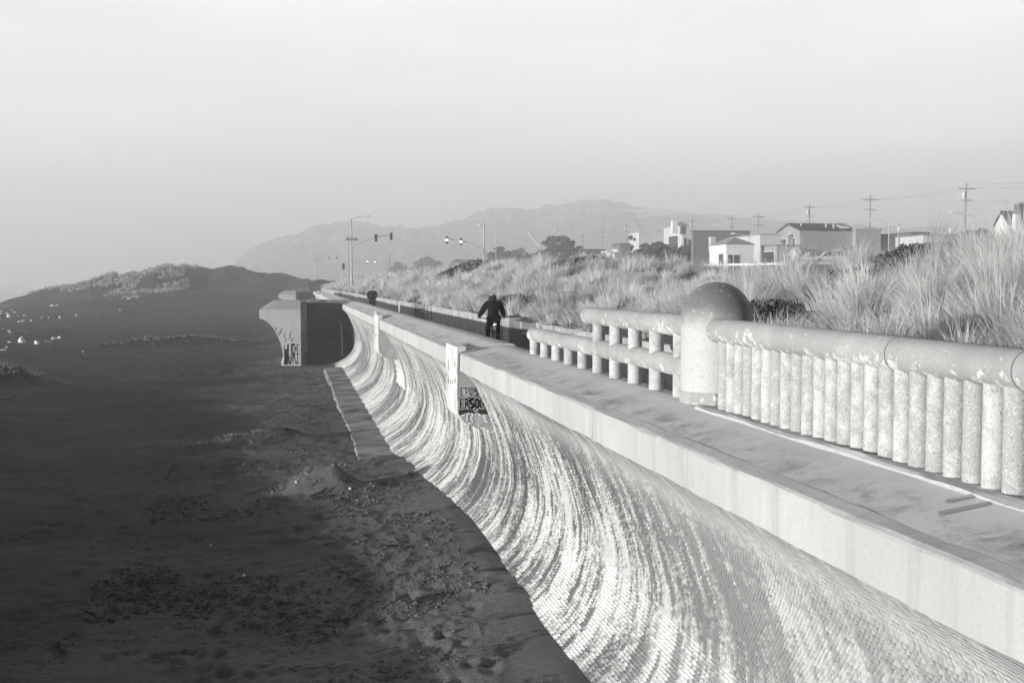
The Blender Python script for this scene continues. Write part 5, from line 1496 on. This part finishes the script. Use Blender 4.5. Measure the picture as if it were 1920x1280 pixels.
# ================================================================ foam, driftwood, stones on the beach
def blob(name, px, py, w_px, h_px, seed, m, flat=1.0):
    p = ground_hit(px, py); d = float(np.dot(p - CAM, FWD)); w = w_px / F_PX * d / 2; h = h_px / F_PX * d
    r = np.random.default_rng(seed); bm = bmesh.new(); bmesh.ops.create_icosphere(bm, subdivisions=3, radius=1.0)
    for v in bm.verts:
        k = 1 + .75 * float(fbm(v.co.x * 1.9 + seed, v.co.y * 1.9 + v.co.z * 1.3, seed, 3))
        v.co = Vector((v.co.x * w * k, v.co.y * w * .9 * k, max(-.15, v.co.z * (.75 + .25 * (1 - abs(v.co.x)))) * h * k))
    for f in bm.faces: f.smooth = True
    me = bpy.data.meshes.new(name); bm.to_mesh(me); bm.free(); me.materials.append(m)
    o = bpy.data.objects.new(name, me); COL.objects.link(o); o.location = p
    return o
FO = [(41, 642, 12, 9, 'tallest peaked white foam clump'), (69, 645, 9, 7, 'white foam clump right of the tallest one'), (102, 636, 10, 5, 'wide white foam clump beside a flatter one'), (111, 634, 7, 4, 'flat foam clump at the right of the wide one'),
      (86, 642, 5, 4, 'small foam clump between the larger clumps'), (92.5, 642, 5, 3, None), (17, 642, 5, 2, None), (20, 624, 6, 3, None), (17, 621, 6, 2, None), (6, 616, 2.5, 2, None), (40, 635, 4, 2, None), (112, 596, 4, 3, 'round bright foam clump out on the middle beach'),
      (142.5, 591.5, 3.5, 3, 'small bright foam clump farthest right on the beach'), (44, 602, 7, 2.4, None), (36, 603.5, 7, 2, None), (59, 601.5, 6, 2.5, None), (17, 594, 7, 5, None), (14, 588, 6, 2, None), (28, 586, 5, 2, None), (98, 574, 6, 3, None), (107, 573, 5, 2, None), (46, 592, 6, 2, None), (34, 593, 4, 2, None), (78, 596, 2.5, 2, None), (91, 596.5, 2.5, 2, None), (22, 582, 4, 2, None), (5, 656.5, 14, 2.5, 'long flat foam streak at the frame edge'), (12, 651, 5, 2, None), (156, 660, 2.5, 2, None), (225, 581, 3.5, 1.6, None)]
for i, (px, py, w, h, lb) in enumerate(FO):
    o = blob('foam_clump', px, py, w, h, 40 + i, M['foam']); tag(o, (lb or 'tiny white fleck of foam lying on the dark beach') + (' on the dark sand' if lb else ''), 'foam', 'white foam clumps on the beach')
def stick(label, a, b_, r, seed, fork=True):
    A = ground_hit(*a); B = ground_hit(*b_); rr_ = np.random.default_rng(seed); L = B - A
    P = [tuple(L * u + np.array([0, 0, .02 + r + rr_.uniform(-.01, .03)]) + rr_.normal(size=3) * [.02, .02, 0]) for u in np.linspace(0, 1, 7)]
    m = MB().tube(P, list(np.linspace(r, r * .5, 7)), 7)
    if fork:
        m.tube([P[3], tuple(np.array(P[3]) + L * .22 + np.array([.06, .05, .10]))], [r * .6, r * .25], 6)
        m.tube([P[4], tuple(np.array(P[4]) + L * .12 + np.array([-.05, .02, .08]))], [r * .5, r * .2], 6)
    o = m.build('driftwood', M['stick']); o.location = A; tag(o, label, 'driftwood', 'driftwood sticks on the beach')
stick('pair of dark driftwood sticks below the nearest sand mound', (580, 935), (618, 921), .028, 1)
stick('second driftwood stick lying along the first one', (586, 938), (632, 930), .022, 2, False)
stick('dark branching driftwood between the mound and the ledge', (520, 793), (572, 800), .03, 3)
stick('short thick driftwood piece on the trampled sand', (606, 1028), (640, 1018), .025, 4, False)
stick('pale driftwood on the hump at the frame edge', (6, 752), (34, 742), .05, 5)
r = np.random.default_rng(9)
for i in range(16):
    px = r.uniform(380, 1000); py = r.uniform(900, 1270)
    if px > 700 + (py - 900) * .7: px -= 300
    o = blob('beach_pebble', px, py, r.uniform(3, 7), r.uniform(1.5, 3.5), 200 + i, M['stone'] if i % 3 else M['stick']); tag(o, 'small stone or shell on the trampled sand by the seawall', 'pebble', 'pebbles scattered on the near sand')
for (px, py, lb) in ((457, 1079, 'bright white shell alone on the dark sand'), (395, 1024, 'pale scrap on the shaded sand'), (555, 904, 'pale stone at the foot of the nearest sand mound'), (656, 917, 'white pebble in the shade of the nearest mound')):
    o = blob('shell', px, py, 6, 4, px, M['foam']); tag(o, lb, 'shell')
# white round sign on the far low wall
q = at_x(668, 556, 6.9); o = MB().tube([(0, 0, 0), (0, .05, 0)], .22, 16).build('plate', M['whitewall'])
t = empty('round_sign', (q[0], q[1], 0), label='small round white sign by the far low wall, left of the walker', cat='sign'); o.parent = t; o.location = (0, 0, q[2])
MB().tube([(0, .08, 0), (0, .08, q[2] + .1)], .04, 8).build('post', M['metal'], t)
